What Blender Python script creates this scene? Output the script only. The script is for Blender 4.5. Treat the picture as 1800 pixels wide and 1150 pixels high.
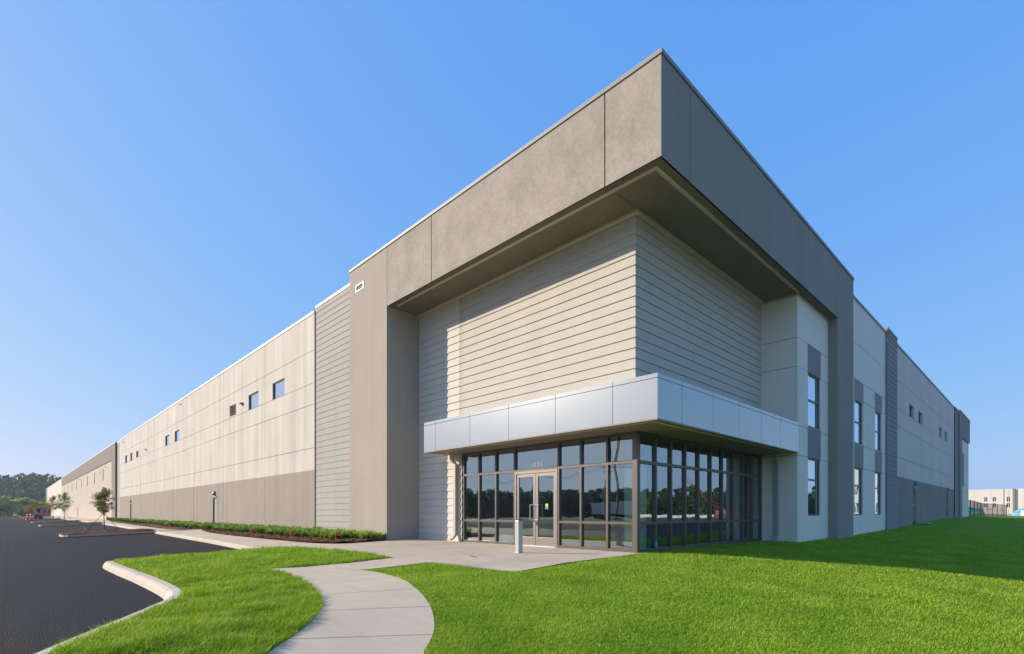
import bpy, bmesh, math, random
import numpy as np
from mathutils import Vector, Matrix
from mathutils.geometry import delaunay_2d_cdt
R = math.radians
rnd = random.Random(7)
rng = np.random.default_rng(7)
S = bpy.context.scene
for o in list(bpy.data.objects): bpy.data.objects.remove(o)
COL = S.collection

# ------------------------------------------------------------ camera, sky, sun
cam = bpy.data.cameras.new('camera'); co = bpy.data.objects.new('camera', cam); COL.objects.link(co)
co.location = (0, 0, 1.0)
co.rotation_euler = (R(90), 0, -R(44.012))
cam.sensor_width = 36; cam.lens = 36*912.957/1800
cam.shift_y = (901-575)/1800
cam.clip_start = .05; cam.clip_end = 6000
S.camera = co
SUN_AZ, SUN_EL = -38.0, 22.7
world = bpy.data.worlds.new('World'); S.world = world; world.use_nodes = True
wn = world.node_tree; bg = wn.nodes['Background']
sk = wn.nodes.new('ShaderNodeTexSky'); sk.sky_type = 'NISHITA'; sk.sun_disc = False
sk.sun_elevation = R(SUN_EL); sk.sun_rotation = R(SUN_AZ)
sk.air_density = 1.0; sk.dust_density = 1.0; sk.ozone_density = 3.0; sk.altitude = 0
sp = wn.nodes.new('ShaderNodeSeparateColor'); cb = wn.nodes.new('ShaderNodeCombineColor'); wn.links.new(sk.outputs[0], sp.inputs[0])
for i, (pw, gn) in enumerate(((.666, .547), (.374, 1.072), (.083, 2.554))):       # the photograph's soft-contrast deep blue rendering of the sky
    pn = wn.nodes.new('ShaderNodeMath'); pn.operation = 'POWER'; pn.inputs[1].default_value = pw
    mn = wn.nodes.new('ShaderNodeMath'); mn.operation = 'MULTIPLY'; mn.inputs[1].default_value = gn
    cn = wn.nodes.new('ShaderNodeMath'); cn.operation = 'MINIMUM'; cn.inputs[1].default_value = (2.3, 2.6, 3.2)[i]
    wn.links.new(sp.outputs[i], pn.inputs[0]); wn.links.new(pn.outputs[0], mn.inputs[0]); wn.links.new(mn.outputs[0], cn.inputs[0]); wn.links.new(cn.outputs[0], cb.inputs[i])
wn.links.new(cb.outputs[0], bg.inputs[0])
bg.inputs[1].default_value = 0.15
sd = bpy.data.lights.new('sun', 'SUN'); sd.energy = 2.7; sd.angle = R(.55); sd.color = (1, .885, .74)
so = bpy.data.objects.new('sun', sd); COL.objects.link(so)
sdir = Vector((math.sin(R(SUN_AZ))*math.cos(R(SUN_EL)), math.cos(R(SUN_AZ))*math.cos(R(SUN_EL)), math.sin(R(SUN_EL))))
so.rotation_euler = sdir.to_track_quat('Z', 'Y').to_euler(); so.location = (-30, 40, 40)
S.view_settings.view_transform = 'Standard'; S.view_settings.look = 'None'
S.view_settings.exposure = 1.1; S.view_settings.gamma = 1
S.render.engine = 'CYCLES'
S.cycles.max_bounces = 8; S.cycles.transparent_max_bounces = 16

# ------------------------------------------------------------ helpers
def tag(o, label=None, cat=None, group=None, kind=None):
    if label: o['label'] = label
    if cat: o['category'] = cat
    if group: o['group'] = group
    if kind: o['kind'] = kind
    return o
def empty(name, loc=(0, 0, 0), rz=0):
    o = bpy.data.objects.new(name, None); COL.objects.link(o); o.location = loc; o.rotation_euler = (0, 0, rz)
    o.empty_display_size = .2
    return o
class MB:
    def __init__(s): s.v = []; s.f = []
    def quad(s, a, b, c, d):
        n = len(s.v); s.v += [a, b, c, d]; s.f.append((n, n+1, n+2, n+3)); return s
    def poly(s, pts):
        n = len(s.v); s.v += list(pts); s.f.append(tuple(range(n, n+len(pts)))); return s
    def box(s, a, b):
        x0, x1 = sorted((a[0], b[0])); y0, y1 = sorted((a[1], b[1])); z0, z1 = sorted((a[2], b[2]))
        n = len(s.v)
        s.v += [(x0,y0,z0),(x1,y0,z0),(x1,y1,z0),(x0,y1,z0),(x0,y0,z1),(x1,y0,z1),(x1,y1,z1),(x0,y1,z1)]
        s.f += [tuple(n+i for i in q) for q in ((0,3,2,1),(4,5,6,7),(0,1,5,4),(1,2,6,5),(2,3,7,6),(3,0,4,7))]
        return s
    def tube(s, pts, rad, seg=8, cap=True):
        pts = [Vector(p) for p in pts]; n0 = len(s.v)
        rads = rad if isinstance(rad, (list, tuple)) else [rad]*len(pts)
        for i, p in enumerate(pts):
            d = (pts[min(i+1, len(pts)-1)]-pts[max(i-1, 0)]).normalized()
            up = Vector((0, 0, 1)) if abs(d.z) < .95 else Vector((1, 0, 0))
            a = d.cross(up).normalized(); b = d.cross(a)
            for k in range(seg):
                t = 2*math.pi*k/seg; s.v.append(tuple(p+(a*math.cos(t)+b*math.sin(t))*rads[i]))
        for i in range(len(pts)-1):
            for k in range(seg):
                k2 = (k+1) % seg
                s.f.append((n0+i*seg+k, n0+i*seg+k2, n0+(i+1)*seg+k2, n0+(i+1)*seg+k))
        if cap:
            s.f.append(tuple(n0+k for k in range(seg))); s.f.append(tuple(n0+(len(pts)-1)*seg+k for k in range(seg)))
        return s
    def prof(s, pr, path, closed=False):
        """extrude a closed cross-section given as a function of path point -> list of 3d points"""
        n0 = len(s.v); m = len(pr(path[0]))
        for p in path: s.v += [tuple(q) for q in pr(p)]
        for i in range(len(path)-1):
            for k in range(m-1):
                s.f.append((n0+i*m+k, n0+i*m+k+1, n0+(i+1)*m+k+1, n0+(i+1)*m+k))
        return s
    def build(s, name, mat, parent=None, smooth=False, bevel=0):
        me = bpy.data.meshes.new(name); me.from_pydata([tuple(v) for v in s.v], [], s.f)
        me.materials.append(mat); me.update()
        if smooth: me.polygons.foreach_set('use_smooth', [True]*len(me.polygons))
        o = bpy.data.objects.new(name, me); COL.objects.link(o)
        if parent: o.parent = parent
        if bevel:
            m = o.modifiers.new('b', 'BEVEL'); m.width = bevel; m.segments = 2; m.limit_method = 'ANGLE'
        return o
def copy_tree(o, parent=None):
    c = o.copy(); COL.objects.link(c)
    c.parent = parent
    for ch in o.children: copy_tree(ch, c)
    return c
def sm(a, b, x):
    t = np.clip((np.asarray(x, float)-a)/(b-a), 0, 1); return t*t*(3-2*t)
def T(x, y):
    x = np.asarray(x, float); y = np.asarray(y, float)
    gL = .035*np.clip(8-x, 0, 7); gF = .077*np.clip(np.minimum(9, 7.14-y)-1.15, 0, None)
    s = gL+gF; k = .15; c = .52
    h = np.clip(.5+.5*(c-s)/k, 0, 1)
    s = np.maximum(0, c*(1-h)+s*h-k*h*(1-h))
    return -s+.62*sm(18, 62, x)-.12*sm(75, 110, x)
def Tz(x, y): return float(T(x, y))

# ------------------------------------------------------------ materials
def newmat(name):
    m = bpy.data.materials.new(name); m.use_nodes = True
    nt = m.node_tree; p = nt.nodes['Principled BSDF']
    return m, nt, p
def N(nt, t, **kw):
    n = nt.nodes.new(t)
    for k, v in kw.items():
        if k in n.inputs: n.inputs[k].default_value = v
        else: setattr(n, k, v)
    return n
def plain(name, col, rough=.6, metal=0, var=.06, scale=3, bump=0, bscale=60, spec=.5):
    m, nt, p = newmat(name)
    p.inputs['Roughness'].default_value = rough; p.inputs['Metallic'].default_value = metal
    p.inputs['Specular IOR Level'].default_value = spec
    geo = N(nt, 'ShaderNodeNewGeometry')
    nz = N(nt, 'ShaderNodeTexNoise', Scale=scale, Detail=5.0)
    nt.links.new(geo.outputs['Position'], nz.inputs['Vector'])
    r = N(nt, 'ShaderNodeMapRange'); r.inputs['To Min'].default_value = 1-var; r.inputs['To Max'].default_value = 1+var
    r.inputs['From Min'].default_value = .3; r.inputs['From Max'].default_value = .7
    nt.links.new(nz.outputs[0], r.inputs[0])
    mx = N(nt, 'ShaderNodeVectorMath', operation='SCALE'); mx.inputs[0].default_value = col
    nt.links.new(r.outputs[0], mx.inputs['Scale']); nt.links.new(mx.outputs[0], p.inputs['Base Color'])
    if bump:
        nb = N(nt, 'ShaderNodeTexNoise', Scale=bscale, Detail=3.0); nt.links.new(geo.outputs['Position'], nb.inputs['Vector'])
        b = N(nt, 'ShaderNodeBump', Strength=bump, Distance=.01); nt.links.new(nb.outputs[0], b.inputs['Height'])
        nt.links.new(b.outputs[0], p.inputs['Normal'])
    return m
def concrete(name, c1, c2, streak=.6, blot=.5, rough=.85, bump=.25, fine=.04, sfreq=1.3, bscale=.55, fscale=35.0):
    """painted tilt-up concrete: vertical rain streaks, soft blotches, fine grain"""
    m, nt, p = newmat(name); L = nt.links
    p.inputs['Roughness'].default_value = rough; p.inputs['Specular IOR Level'].default_value = .25
    geo = N(nt, 'ShaderNodeNewGeometry')
    mp = N(nt, 'ShaderNodeMapping'); mp.inputs['Scale'].default_value = (sfreq, sfreq, .07)
    L.new(geo.outputs['Position'], mp.inputs[0])
    n1 = N(nt, 'ShaderNodeTexNoise', Scale=1.0, Detail=6.0, Roughness=.62); L.new(mp.outputs[0], n1.inputs['Vector'])
    n2 = N(nt, 'ShaderNodeTexNoise', Scale=bscale, Detail=5.0, Roughness=.6); L.new(geo.outputs['Position'], n2.inputs['Vector'])
    a = N(nt, 'ShaderNodeMath', operation='MULTIPLY_ADD'); a.inputs[1].default_value = streak; 
    b = N(nt, 'ShaderNodeMath', operation='MULTIPLY'); b.inputs[1].default_value = blot
    L.new(n2.outputs[0], b.inputs[0]); L.new(n1.outputs[0], a.inputs[0]); L.new(b.outputs[0], a.inputs[2])
    mr = N(nt, 'ShaderNodeMapRange'); t = (streak+blot)/2
    mr.inputs['From Min'].default_value = t-.17*(streak+blot); mr.inputs['From Max'].default_value = t+.17*(streak+blot)
    L.new(a.outputs[0], mr.inputs[0])
    mix = N(nt, 'ShaderNodeMix', data_type='RGBA'); mix.inputs[6].default_value = (*c1, 1); mix.inputs[7].default_value = (*c2, 1)
    L.new(mr.outputs[0], mix.inputs[0])
    n3 = N(nt, 'ShaderNodeTexNoise', Scale=fscale, Detail=4.0); L.new(geo.outputs['Position'], n3.inputs['Vector'])
    r3 = N(nt, 'ShaderNodeMapRange'); r3.inputs['To Min'].default_value = 1-fine; r3.inputs['To Max'].default_value = 1+fine
    r3.inputs['From Min'].default_value = .3; r3.inputs['From Max'].default_value = .7
    L.new(n3.outputs[0], r3.inputs[0])
    sc = N(nt, 'ShaderNodeVectorMath', operation='SCALE'); L.new(mix.outputs[2], sc.inputs[0]); L.new(r3.outputs[0], sc.inputs['Scale'])
    L.new(sc.outputs[0], p.inputs['Base Color'])
    n4 = N(nt, 'ShaderNodeTexNoise', Scale=90.0, Detail=3.0); L.new(geo.outputs['Position'], n4.inputs['Vector'])
    bp = N(nt, 'ShaderNodeBump', Strength=bump, Distance=.006); L.new(n4.outputs[0], bp.inputs['Height'])
    L.new(bp.outputs[0], p.inputs['Normal'])
    return m
def glass(name, tint, refl, dark=None, rcol=(.9, .93, .95)):
    """coated tinted glazing: mirror layer over a tinted pane (see-through, or opaque dark when dark is given)"""
    m, nt, p = newmat(name); L = nt.links; nt.nodes.remove(p)
    out = [n for n in nt.nodes if n.type == 'OUTPUT_MATERIAL'][0]
    gl = N(nt, 'ShaderNodeBsdfGlossy', Roughness=0.0); gl.inputs['Color'].default_value = (*rcol, 1)
    geo = N(nt, 'ShaderNodeNewGeometry')
    nz = N(nt, 'ShaderNodeTexNoise', Scale=.9, Detail=1.0); L.new(geo.outputs['Position'], nz.inputs['Vector'])
    bp = N(nt, 'ShaderNodeBump', Strength=.08, Distance=.05); L.new(nz.outputs[0], bp.inputs['Height']); L.new(bp.outputs[0], gl.inputs['Normal'])
    if dark: tr = N(nt, 'ShaderNodeBsdfDiffuse'); tr.inputs['Color'].default_value = (*dark, 1)
    else: tr = N(nt, 'ShaderNodeBsdfTransparent'); tr.inputs['Color'].default_value = (*tint, 1)
    fr = N(nt, 'ShaderNodeFresnel', IOR=1.5)
    ad = N(nt, 'ShaderNodeMath', operation='ADD', use_clamp=True); ad.inputs[1].default_value = refl; L.new(fr.outputs[0], ad.inputs[0])
    mx = N(nt, 'ShaderNodeMixShader'); L.new(ad.outputs[0], mx.inputs[0]); L.new(tr.outputs[0], mx.inputs[1]); L.new(gl.outputs[0], mx.inputs[2])
    L.new(mx.outputs[0], out.inputs[0])
    return m
def leafmat(name, c1, c2, scale=8, trans=.35):
    m, nt, p = newmat(name); L = nt.links
    geo = N(nt, 'ShaderNodeNewGeometry')
    nz = N(nt, 'ShaderNodeTexNoise', Scale=scale, Detail=3.0); L.new(geo.outputs['Position'], nz.inputs['Vector'])
    mr = N(nt, 'ShaderNodeMapRange'); mr.inputs['From Min'].default_value = .35; mr.inputs['From Max'].default_value = .65
    L.new(nz.outputs[0], mr.inputs[0])
    mix = N(nt, 'ShaderNodeMix', data_type='RGBA'); mix.inputs[6].default_value = (*c1, 1); mix.inputs[7].default_value = (*c2, 1)
    L.new(mr.outputs[0], mix.inputs[0]); L.new(mix.outputs[2], p.inputs['Base Color'])
    p.inputs['Roughness'].default_value = .6; p.inputs['Specular IOR Level'].default_value = .3
    tl = N(nt, 'ShaderNodeBsdfTranslucent'); L.new(mix.outputs[2], tl.inputs['Color'])
    mx = N(nt, 'ShaderNodeMixShader'); mx.inputs[0].default_value = trans
    out = [n for n in nt.nodes if n.type == 'OUTPUT_MATERIAL'][0]
    L.new(p.outputs[0], mx.inputs[1]); L.new(tl.outputs[0], mx.inputs[2]); L.new(mx.outputs[0], out.inputs[0])
    return m

M = {}
M['wall'] = concrete('wall_light', (.72, .635, .54), (.50, .44, .38), .8, .35)
M['wall_r'] = concrete('wall_pale', (.90, .80, .67), (.85, .75, .63), .5, .5)
M['wall_r2'] = concrete('wall_grey', (.80, .68, .59), (.68, .58, .50), .6, .5)
M['band'] = concrete('base_band_paint', (.385, .325, .255), (.31, .26, .205), .7, .4)
M['band_r'] = concrete('base_band_dark', (.33, .29, .25), (.285, .25, .217), .6, .4)
M['far'] = concrete('far_section', (.62, .53, .43), (.48, .41, .335), .9, .3)
M['farband'] = concrete('far_top_band', (.30, .25, .205), (.20, .165, .13), 1, .3)
M['fascia'] = concrete('fascia_taupe', (.43, .365, .295), (.315, .27, .215), .35, .9, fine=.10, bscale=1.3, fscale=14)
M['pil'] = concrete('pilaster_taupe', (.43, .37, .30), (.37, .315, .255), .5, .5)
M['siding'] = concrete('siding_stone', (.60, .545, .455), (.53, .48, .40), .5, .5)
M['siding2'] = concrete('siding_stone_light', (.72, .65, .55), (.64, .58, .49), .5, .5)
M['siding_far'] = concrete('siding_grey', (.44, .405, .345), (.38, .35, .30), .5, .5)
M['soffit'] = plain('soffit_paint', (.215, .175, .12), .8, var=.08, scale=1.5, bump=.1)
M['block'] = concrete('cream_concrete', (.90, .80, .67), (.85, .75, .63), .4, .6)
M['spandrel'] = plain('spandrel_grey', (.225, .215, .20), .6, var=.04)
M['coping'] = plain('coping_metal', (.27, .265, .26), .6, .1, var=.03)
M['joint'] = plain('joint_sealant', (.10, .09, .08), .9)
M['beige'] = plain('beige_trim', (.62, .52, .41), .6, var=.03)
M['alu'] = plain('composite_panel', (.43, .445, .455), .2, .6, var=.015, scale=.8)
M['bronze'] = plain('bronze_aluminium', (.145, .12, .105), .4, .5, var=.04)
M['door'] = plain('door_aluminium', (.31, .275, .25), .35, .6, var=.04)
M['steel'] = plain('brushed_steel', (.72, .72, .71), .45, .35, var=.02)
M['numeral'] = plain('satin_numeral', (1, 1, 1), .5, .85, var=0)
M['domel'] = plain('lamp_housing', (.20, .19, .18), .45, .3)
M['dleaf'] = plain('door_leaf_paint', (.40, .40, .35), .5)
M['white'] = plain('white_paint', (.80, .80, .79), .5, var=.02)
M['dark'] = plain('dark_rubber', (.03, .03, .032), .6)
M['glass'] = glass('lobby_glass', (.86, .97, .90), .33, rcol=(.74, .86, .90))
M['pane'] = glass('window_glass', None, .62, dark=(.012, .016, .02), rcol=(.68, .80, .90))
M['pipe'] = plain('downspout_paint', (.47, .43, .37), .5, .1)
M['pipe_r'] = plain('downspout_grey', (.36, .37, .39), .5, .1)
M['bollard'] = plain('galvanised_post', (.56, .57, .58), .35, .6, var=.03)
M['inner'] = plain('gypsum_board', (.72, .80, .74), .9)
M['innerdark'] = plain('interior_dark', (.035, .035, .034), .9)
M['bark'] = plain('bark', (.11, .085, .065), .9, var=.3, scale=20)
M['stake'] = plain('timber_stake', (.13, .10, .08), .9)
M['red'] = plain('red_plastic', (.80, .035, .02), .5)
M['loader_red'] = plain('faded_red', (.42, .06, .045), .6)
M['orange'] = plain('orange_plastic', (.85, .16, .03), .5)
M['blue'] = plain('blue_plastic', (.10, .35, .70), .5)
M['cyan'] = plain('blue_tarp', (.10, .48, .72), .45, var=.2, scale=.8)
M['teal'] = plain('teal_tarp', (.03, .35, .33), .45)
M['black'] = plain('black_metal', (.035, .028, .024), .5, .3)
M['farwall'] = concrete('far_wall', (.74, .68, .60), (.62, .57, .50), .7, .5)
M['farwin'] = plain('far_glass', (.05, .07, .12), .15, 0)
M['crane'] = plain('crane_red', (.40, .07, .06), .5)

# ------------------------------------------------------------ walls of the warehouse
WH = empty('warehouse', (11.15, 7.14, 0))
tag(WH, 'long beige and taupe tilt-up warehouse with projecting corner roof and glass entrance lobby', 'warehouse')
OFF = Vector((-11.15, -7.14, 0))
def WB(mb, name, mat, parent=None, **k):
    o = mb.build(name, mat, parent or WH, **k)
    if parent is None: o.location = OFF
    return o
# plane maps: u along the wall, z up, d outward
def PX(x0): return lambda u, z, d=0: (x0-d, u, z)
def PY(y0): return lambda u, z, d=0: (u, y0-d, z)
def panels(mb, pm, us, zs, gap=.022, depth=.025, holes=(), zgap=None):
    """front faces of a wall cut into panels by real grooves; holes = (u0,u1,z0,z1,reveal)"""
    zgap = gap if zgap is None else zgap
    g = gap/2; h = zgap/2
    for i in range(len(us)-1):
        for j in range(len(zs)-1):
            u0, u1, z0, z1 = us[i]+g, us[i+1]-g, zs[j]+h, zs[j+1]-h
            if i == 0: u0 = us[0]
            if i == len(us)-2: u1 = us[-1]
            if j == 0: z0 = zs[0]
            if j == len(zs)-2: z1 = zs[-1]
            ub = sorted({u0, u1, *[min(max(q, u0), u1) for h_ in holes for q in h_[:2]]})
            zb = sorted({z0, z1, *[min(max(q, z0), z1) for h_ in holes for q in h_[2:4]]})
            for a in range(len(ub)-1):
                for b in range(len(zb)-1):
                    cu, cz = (ub[a]+ub[a+1])/2, (zb[b]+zb[b+1])/2
                    if any(q[0] < cu < q[1] and q[2] < cz < q[3] for q in holes): continue
                    mb.quad(pm(ub[a], zb[b]), pm(ub[a+1], zb[b]), pm(ub[a+1], zb[b+1]), pm(ub[a], zb[b+1]))
            for (a, b, c, d) in ((u0, z0, u1, z0), (u1, z0, u1, z1), (u1, z1, u0, z1), (u0, z1, u0, z0)):
                if a == c and a in (us[0], us[-1]): continue
                mb.quad(pm(a, b), pm(c, d), pm(c, d, -depth), pm(a, b, -depth))
    for (u0, u1, z0, z1, dep) in holes:
        for (a, b, c, d) in ((u0, z0, u1, z0), (u1, z0, u1, z1), (u1, z1, u0, z1), (u0, z1, u0, z0)):
            mb.quad(pm(a, b), pm(c, d), pm(c, d, -dep), pm(a, b, -dep))
def backing(mb, pm, u0, u1, z0, z1, depth, holes=()):
    ub = sorted({u0, u1, *[q for h_ in holes for q in h_[:2] if u0 < q < u1]})
    zb = sorted({z0, z1, *[q for h_ in holes for q in h_[2:4] if z0 < q < z1]})
    for a in range(len(ub)-1):
        for b in range(len(zb)-1):
            cu, cz = (ub[a]+ub[a+1])/2, (zb[b]+zb[b+1])/2
            if any(q[0] < cu < q[1] and q[2] < cz < q[3] for q in holes): continue
            mb.quad(pm(ub[a], zb[b], -depth), pm(ub[a+1], zb[b], -depth), pm(ub[a+1], zb[b+1], -depth), pm(ub[a], zb[b+1], -depth))
def window(pm, u0, u1, z0, z1, dep=.14, fr=.06, mid=None, trim=False):
    f = MB()
    for (a, b, c, d) in ((u0, u0+fr, z0, z1), (u1-fr, u1, z0, z1), (u0+fr, u1-fr, z0, z0+fr), (u0+fr, u1-fr, z1-fr, z1)):
        f.box(pm(a, c, -dep+.01), pm(b, d, -dep-.06))
    if mid: f.box(pm(u0+fr, mid-fr/2, -dep+.008), pm(u1-fr, mid+fr/2, -dep-.055))
    fo = WB(f, 'window', M['bronze'])
    p = MB(); p.box(pm(u0+fr, z0+fr, -dep-.02), pm(u1-fr, z1-fr, -dep-.035)); p.build('pane', M['pane'], fo)
    return fo
def wall_light(pm, u, z, w=.34):
    m = MB()
    m.box(pm(u-.06, z-.09, .001), pm(u+.06, z+.09, .03))
    m.poly([pm(u-w/2, z+.02, .18), pm(u+w/2, z+.02, .18), pm(u+w/2, z+.08, .03), pm(u-w/2, z+.08, .03)])
    m.box(pm(u-w/2, z-.02, .04), pm(u+w/2, z+.018, .18))
    WB(m, 'wall_light', M['bronze'])
def dome_light(pm, u, z):
    m = MB()
    n = 10
    for i in range(n):                                  # half-dome emergency light, dark below
        for j in range(4):
            def q(a, b):
                th = math.pi*a/n; ph = math.pi/2*b/4
                return pm(u+.16*math.cos(th)*math.cos(ph), z+.26*math.sin(th)*math.cos(ph)-.1, .02+.17*math.sin(ph))
            m.quad(q(i, j), q(i+1, j), q(i+1, j+1), q(i, j+1))
    WB(m, 'wall_light', M['domel'], smooth=True)
    k = MB(); k.box(pm(u-.13, z-.13, .002), pm(u+.13, z-.1, .15)); WB(k, 'wall_light', M['dark'])
def louver(pm, u0, u1, z0, z1):
    f = MB(); t = .05
    for (a, b, c, d) in ((u0, u0+t, z0, z1), (u1-t, u1, z0, z1), (u0+t, u1-t, z0, z0+t), (u0+t, u1-t, z1-t, z1)):
        f.box(pm(a, c, .01), pm(b, d, -.1))
    n = 6
    for i in range(n):
        z = z0+t+(z1-z0-2*t)*(i+.5)/n; hh = (z1-z0)/n*.22
        f.quad(pm(u0+t, z-hh, 0), pm(u1-t, z-hh, 0), pm(u1-t, z+hh*.6, -.08), pm(u0+t, z+hh*.6, -.08))
        f.quad(pm(u0+t, z-hh-.012, 0), pm(u1-t, z-hh-.012, 0), pm(u1-t, z-hh, 0), pm(u0+t, z-hh, 0))
    o = WB(f, 'louver', M['beige'])
    b = MB(); b.quad(pm(u0, z0, -.11), pm(u1, z0, -.11), pm(u1, z1, -.11), pm(u0, z1, -.11)); b.build('backing', M['dark'], o)
def mandoor(pm, u0, u1, z0, z1, hand=1):
    f = MB(); t = .06
    for (a, b, c, d) in ((u0, u0+t, z0, z1), (u1-t, u1, z0, z1), (u0+t, u1-t, z1-t, z1)):
        f.box(pm(a, c, .005), pm(b, d, -.15))
    o = WB(f, 'door', M['band'])
    l = MB(); l.box(pm(u0+t, z0, -.09), pm(u1-t, z1-t, -.13)); l.build('door_leaf', M['dleaf'], o)
    k = MB(); uu = u0+t+.08 if hand > 0 else u1-t-.08
    k.box(pm(uu-.02, 1.0+z0, -.09), pm(uu+.02, 1.12+z0, -.04)); k.box(pm(uu-.02, 1.05+z0, -.05), pm(uu+.1*hand, 1.075+z0, -.03))
    k.build('handle', M['steel'], o)
    s = MB(); s.box(pm(u0-.12, z1+.03, .002), pm(u1+.05, z1+.075, .06)); s.build('drip_cap', M['pipe'], o)
M['dleaf'] = plain('door_leaf_paint', (.40, .40, .35), .5)

ZJ = [-1, 2.95, 3.97, 5.97, 6.95, 8.45, 10.12]
# -- left facade, main section  (plane x = 10.0)
L0 = PX(10.0)
UL = [23.35, 29.75, 37.42, 44.84, 52.4, 60.0, 67.45, 74.9, 82.2]
wins = [(26.95, 28.62), (30.8, 32.47), (49.7, 51.37), (53.45, 55.12), (72.3, 73.95), (76.0, 77.65)]
lou = [(34.75, 36.15), (68.6, 70.1)]
hol = [(a, b, 6.95, 7.83, .2) for a, b in wins]+[(a, b, 6.98, 7.78, .12) for a, b in lou]
mb = MB(); panels(mb, L0, UL, ZJ[1:], gap=.045, zgap=.022, holes=hol); WB(mb, 'wall', M['wall'])
dh = [(38.95, 39.95, -1, 2.03, .14), (73.1, 74.1, -1, 2.03, .14)]
UB = [23.35, 29.75, 37.5, 38.6, 44.05, 45.15, 52.4, 60, 67.45, 72.2, 74.9, 82.2]
mb = MB(); panels(mb, L0, UB, [-1, 2.95], gap=.045, holes=dh); WB(mb, 'base_wall', M['band'])
mb = MB(); backing(mb, L0, 23.35, 82.2, -1, 10.1, .025, hol+dh); WB(mb, 'wall_joint', M['joint'])
mb = MB().box((10.0, 23.35, -1), (10.4, 23.348, 10.12)); WB(mb, 'wall', M['wall'])
for a, b in wins: window(L0, a, b, 6.95, 7.83, dep=.06, fr=.05)
for a, b in lou: louver(L0, a, b, 6.98, 7.78)
mandoor(L0, 38.95, 39.95, 0, 2.03); mandoor(L0, 73.1, 74.1, 0, 2.03)
dome_light(L0, 39.35, 2.3); dome_light(L0, 73.5, 2.3)
wall_light(L0, 33.6, 7.5, .3); wall_light(L0, 64.0, 7.4, .3)
def scupper(pm, u, z):
    m = MB()
    m.box(pm(u-.32, z-.14, .003), pm(u+.32, z-.075, .02)); m.box(pm(u-.32, z+.075, .003), pm(u+.32, z+.14, .02))
    m.box(pm(u-.32, z-.075, .003), pm(u-.25, z+.075, .02)); m.box(pm(u+.25, z-.075, .003), pm(u+.32, z+.075, .02))
    o = WB(m, 'overflow_scupper', M['white'])
    k = MB()
    pts = [(u+s*.17+.075*math.cos(a)*1, z+.075*math.sin(a)) for s, a0 in ((1, -90), (-1, 90)) for a in [R(a0+i*22.5) for i in range(9)]]
    k.poly([pm(a, b, .006) for a, b in pts]); k.build('opening', M['scup'], o)
    k = MB()
    n = len(pts)
    for i in range(n):
        a, b = pts[i], pts[(i+1) % n]; k.quad(pm(*a, .006), pm(*b, .006), pm(*b, .035), pm(*a, .035))
    k.build('rim', M['pil'], o)
M['scup'] = plain('scupper_shade', (.22, .19, .15), .9)
scupper(PX(9.75), 18.58, 9.74)
for u, z in ((49.3, 9.84), (79.4, 9.7), (129, 9.3)): scupper(L0, u, z) if u < 100 else None
# copings
def coping(a, b, z, outn, w=.35, h=.11):
    """metal cap along a wall top from a to b; outn = outward normal"""
    ax, ay = a; bx, by = b; nx, ny = outn
    o = .03
    return (min(ax, bx)-(o if nx < 0 else 0), min(ay, by)-(o if ny < 0 else 0), z), (max(ax, bx)+(w if nx < 0 else 0), max(ay, by)+(w if ny < 0 else 0), z+h)
cp = MB()
cp.box(*coping((10.0, 23.36), (10.0, 82.2), 10.12, (-1, 0)))
cp.box(*coping((10.06, 19.42), (10.06, 23.3), 10.32, (-1, 0)))
cp.box(*coping((10.12, 82.25), (10.12, 85.2), 10.05, (-1, 0)))
cp.box(*coping((9.9, 85.22), (9.9, 184), 10.15, (-1, 0)))
cp.box(*coping((9.98, 184.02), (9.98, 268), 10.05, (-1, 0)))
WB(cp, 'coping', M['white'])
cp = MB()
cp.box((9.72, 5.94, 10.56), (10.1, 19.43, 10.655)); cp.box((9.72, 5.59, 10.562), (25.0, 5.94, 10.657))
WB(cp, 'coping', M['coping'])
cp = MB()
cp.box(*coping((25.0, 5.8), (31.94, 5.8), 10.12, (0, -1)))
cp.box(*coping((34.46, 5.8), (59.3, 5.8), 10.12, (0, -1)))
cp.box(*coping((31.95, 5.72), (34.45, 5.72), 10.30, (0, -1)))
cp.box(*coping((59.32, 5.76), (61.9, 5.76), 10.15, (0, -1)))
cp.box(*coping((61.92, 5.66), (70.6, 5.66), 10.25, (0, -1)))
WB(cp, 'coping', M['coping'])
# lap siding, profile extruded along the wall
PITCH = .2565
def siding(mb, path, z0, z1, proj=.028, phase=.22):
    """path: list of functions d-> (x,y) of wall line offset outward by d"""
    prof = []
    k0 = math.floor((z0-phase)/PITCH)
    zs = [phase+PITCH*k for k in range(k0, k0+200)]
    for i in range(len(zs)-1):
        a, b = max(z0, zs[i]), min(z1, zs[i+1])
        if b <= a: continue
        fr = lambda z: proj*(1-(z-zs[i])/PITCH)
        if zs[i] >= z0: prof.append((0, a))
        prof.append((fr(a), a)); prof.append((fr(a)*.98, min(b, a+.012))); prof.append((fr(b), b))
    n = len(prof); n0 = len(mb.v)
    for p in path:
        for d, z in prof:
            x, y = p(d); mb.v.append((x, y, z))
    for i in range(len(path)-1):
        for k in range(n-1):
            mb.f.append((n0+i*n+k, n0+i*n+k+1, n0+(i+1)*n+k+1, n0+(i+1)*n+k))
mb = MB(); siding(mb, [lambda d: (11.15-d, 16.6), lambda d: (11.15-d, 14.115)], -.3, 8.44)
WB(mb, 'siding', M['siding2'])
mb = MB(); siding(mb, [lambda d: (11.15-d, 14.095), lambda d: (11.15-d, 14.0)], -.3, 8.44)
siding(mb, [lambda d: (11.15-d, 13.99), lambda d: (11.15-d, 7.14-d), lambda d: (19.22, 7.14-d)], 3.06, 8.44)
WB(mb, 'siding', M['siding'])
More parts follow.
